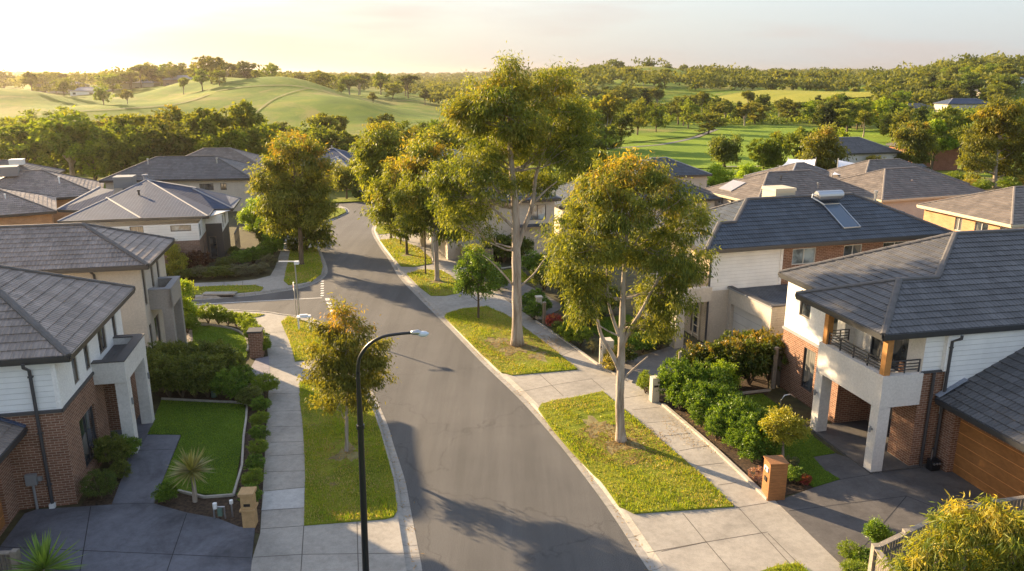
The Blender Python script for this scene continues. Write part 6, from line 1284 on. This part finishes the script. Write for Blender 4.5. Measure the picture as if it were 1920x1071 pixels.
# parked cars far away
def car(px, py, rz, label, paint='carp', z=.0):
    p = P(px, py, z); t = empty('parked_car', p, rz, label, 'car')
    prof = [(-2.1,.35),(-2.12,.75),(-1.9,.95),(-1.25,1.02),(-.75,1.42),(.55,1.45),(1.25,1.0),(1.95,.85),(2.1,.6),(2.08,.32)]
    mb = MB(); n = len(prof)
    def row(y, k, ins): return [Vector((x_*k, y, z_ if z_ < 1.03 else z_)) for x_, z_ in prof]
    L_, R_ = [Vector((x_, -.85 if z_ < 1.03 else -.66, z_)) for x_, z_ in prof], [Vector((x_, .85 if z_ < 1.03 else .66, z_)) for x_, z_ in prof]
    for i in range(n): j = (i+1) % n; mb.poly([L_[i], R_[i], R_[j], L_[j]])
    mb.poly(L_[::-1]); mb.poly(R_); mb.build('body', M[paint], t, bevel=.05)
    for s_ in (-1, 1):
        g = MB(); g.poly([(-1.15,s_*.83,1.04),(1.1,s_*.83,1.03),(.5,s_*.70,1.38),(-.7,s_*.70,1.36)][::s_]); g.build('side_window', M['carg'], t)
    g = MB(); g.poly([(1.22,-.7,1.06),(1.22,.7,1.06),(.62,.6,1.40),(.62,-.6,1.40)]); g.build('windscreen', M['carg'], t); g = MB(); g.poly([(-1.27,-.7,1.08),(-.82,-.6,1.38),(-.82,.6,1.38),(-1.27,.7,1.08)]); g.build('rear_window', M['carg'], t)
    for x_ in (-1.3, 1.3):
        for s_ in (-1, 1): w_ = MB(); w_.tube([(x_,s_*.7,.32),(x_,s_*.9,.32)], .32, 14); wo_ = w_.build('wheel', M['tyre'], t); r_ = MB(); r_.tube([(x_,s_*.9,.32),(x_,s_*.915,.32)], .2, 10); r_.build('rim', M['steel'], wo_)
    for s_ in (-1, 1): MB().box(-2.15,-2.08,s_*.6-.18,s_*.6+.18,.68,.84).build('tail_lamp', M['red'], t); MB().box(2.0,2.09,s_*.6-.18,s_*.6+.18,.66,.8).build('headlight', M['lens'], t)
car(690, 369, R(70), 'black car parked under the leafy tree at the street end', z=.1); car(1680, 322, R(10), 'white car parked behind the brown hip roof on the right', 'carw'); car(1716, 325, R(15), 'dark car parked right of the white car among the right hand roofs')
# ------------------------------------------------------------------ bare soil round the street trees, then grass blades
BARE = []
for px, py, r_ in ((1165,828,1.0),(1120,800,.9),(970,650,1.3),(930,640,.8),(1010,668,.7),(650,850,.7),(820,527,.7),(763,478,.6)):
    c = P(px, py, .15); BARE.append((c.x, c.y, r_)); pl = []
    for i in range(26):
        a = i*6.283/26; rr_ = r_*(.62+.22*math.sin(a*3+px)+.13*math.sin(a*7+py)+.08*math.sin(a*11)); pl.append((c.x+rr_*math.cos(a), c.y+1.45*rr_*math.sin(a)))
    flat('soil', pl, .1485, M['bare'], .003, world=True)
def blades():
    rng = np.random.default_rng(3)
    for pts, z, m, dens in LAWNS:
        xs = np.array([p.x for p in pts]); ys = np.array([p.y for p in pts])
        if ys.min() > 60: continue
        area = (xs.max()-xs.min())*(ys.max()-ys.min()); near = ys.mean() < 42; n = int(min(90000, area*(520 if near else 160)))
        X = xs.min()+rng.random(n)*(xs.max()-xs.min()); Y = ys.min()+rng.random(n)*(ys.max()-ys.min()); ins = np.zeros(n, bool); j = len(pts)-1
        for i in range(len(pts)):
            c_ = ((ys[i] > Y) != (ys[j] > Y)) & (X < (xs[j]-xs[i])*(Y-ys[i])/(ys[j]-ys[i]+1e-12)+xs[i]); ins ^= c_; j = i
        X, Y = X[ins], Y[ins]; f = (np.sin(X*1.7+.3)*np.cos(Y*1.3)+np.sin(X*.7-Y*.9)+.8*np.sin(X*3.1+Y*2.3)+.9*np.sin(X*6.3-Y*2.1)*np.sin(Y*7.1+X*2.2))/3.2
        for bx, by, br_ in BARE:
            dd = np.hypot((X-bx)/br_, (Y-by)/(br_*1.5)); o_ = (dd+.35*np.sin(X*5+Y*3)+.25*np.sin(Y*9-X*4) > .85+.5*rng.random(len(X))); X, Y, f = X[o_], Y[o_], f[o_]
        keep = rng.random(len(X)) < (1 if m == 'lawn' else .75+.5*f); X, Y, f = X[keep], Y[keep], f[keep]; n = len(X)
        p = np.stack([X, Y, np.full(n, z-.005)], 1); d = nrm(np.stack([rng.normal(0, .38, n), rng.normal(0, .38, n), np.ones(n)], 1)); s = nrm(np.cross(d, rng.normal(size=(n, 3))))
        t = np.clip(.5+.35*f+rng.normal(0, .25, n), 0, 1)[:, None]
        if m == 'lawn': col = np.array((.09,.16,.02))*(1-t)+np.array((.20,.29,.035))*t; L_ = .035+.035*rng.random(n)
        else:
            col = np.array((.31,.27,.045))*(1-t)+np.array((.19,.29,.02))*t; dry = (rng.random(n) < np.clip(.16-.5*f+.38*np.sin(X*.9+Y*1.7)*np.sin(Y*.8-X*.6)+.12*(X.mean() < 0), .05, .85))[:, None]; col = np.where(dry, np.array((.33,.27,.13)), col); L_ = (.05+.07*rng.random(n))*(1+.5*f)
        o = bpy.data.objects.new('grass', leafmesh('grass', p, d, s, L_, .016+.014*rng.random(n) if near else np.full(n, .05), col, M['leaf_s'])); COL.objects.link(o); tag(o, 'short grass blades growing on a nature strip or lawn', 'grass', kind='stuff')
blades()
# leaf litter under the gums
def litter():
    rng = np.random.default_rng(8); ps = []
    for px, py, r, n in ((1165,828,1.9,2200),(970,648,2.4,2600),(650,848,1.2,300),(1345,800,2.2,900),(820,527,1.2,200)):
        c = P(px, py, .17); a = rng.random(n)*6.28; q = r*rng.random(n)**.7; ps.append(np.stack([c.x+q*np.cos(a), c.y+q*np.sin(a), np.full(n, .165)], 1))
    for ln_, sg in ((rr, 1), (rl, -1), (ln, -1)):
        for i in range(len(ln_)-1):
            a, b_ = ln_[i], ln_[i+1]
            if a.y > 60 or a.y < 15: continue
            L_ = (b_-a).length; n = int(L_*14*(.4+abs(math.sin(i*1.3)))); t_ = rng.random(n); nn = Vector(((b_-a).y, -(b_-a).x, 0)).normalized()*sg; o_ = np.clip(rng.normal(.24, .12, n), -.6, .33)
            ps.append(np.stack([a.x+(b_.x-a.x)*t_+nn.x*o_, a.y+(b_.y-a.y)*t_+nn.y*o_, np.full(n, .02)], 1))
    p = np.concatenate(ps); n = len(p); d = nrm(np.stack([rng.normal(size=n), rng.normal(size=n), rng.normal(0, .25, n)], 1)); s = nrm(np.cross(d, np.stack([rng.normal(0,.2,n), rng.normal(0,.2,n), np.ones(n)], 1))); t = rng.random(n)[:, None]
    col = np.array((.13,.08,.045))*(1-t)+np.array((.30,.20,.12))*t
    o = bpy.data.objects.new('leaf_litter', leafmesh('leaf_litter', p, d, s, .07+.1*rng.random(n), np.full(n, .03), col, M['leaf_f'])); COL.objects.link(o); tag(o, 'dry brown leaf and bark litter round the gum trunks', 'leaf litter', kind='stuff')
litter()
# ------------------------------------------------------------------ haze
gz_ = min(v.co.z for v in bpy.data.objects['ground'].data.vertices)
mb = MB(); mb.box(-6950, 6950, -90, 9100, gz_-1, 66); hz = mb.build('haze', bpy.data.materials.new('haze_air')); hm = hz.data.materials[0]; hm.use_nodes = True; ht = hm.node_tree; ht.nodes.clear()
vo = ht.nodes.new('ShaderNodeVolumePrincipled'); vo.inputs['Color'].default_value = (1, .87, .74, 1); vo.inputs['Density'].default_value = .00013; vo.inputs['Anisotropy'].default_value = .82
oo = ht.nodes.new('ShaderNodeOutputMaterial'); ht.links.new(vo.outputs[0], oo.inputs['Volume']); tag(hz, 'thin warm evening haze over the valley', 'haze', kind='stuff')
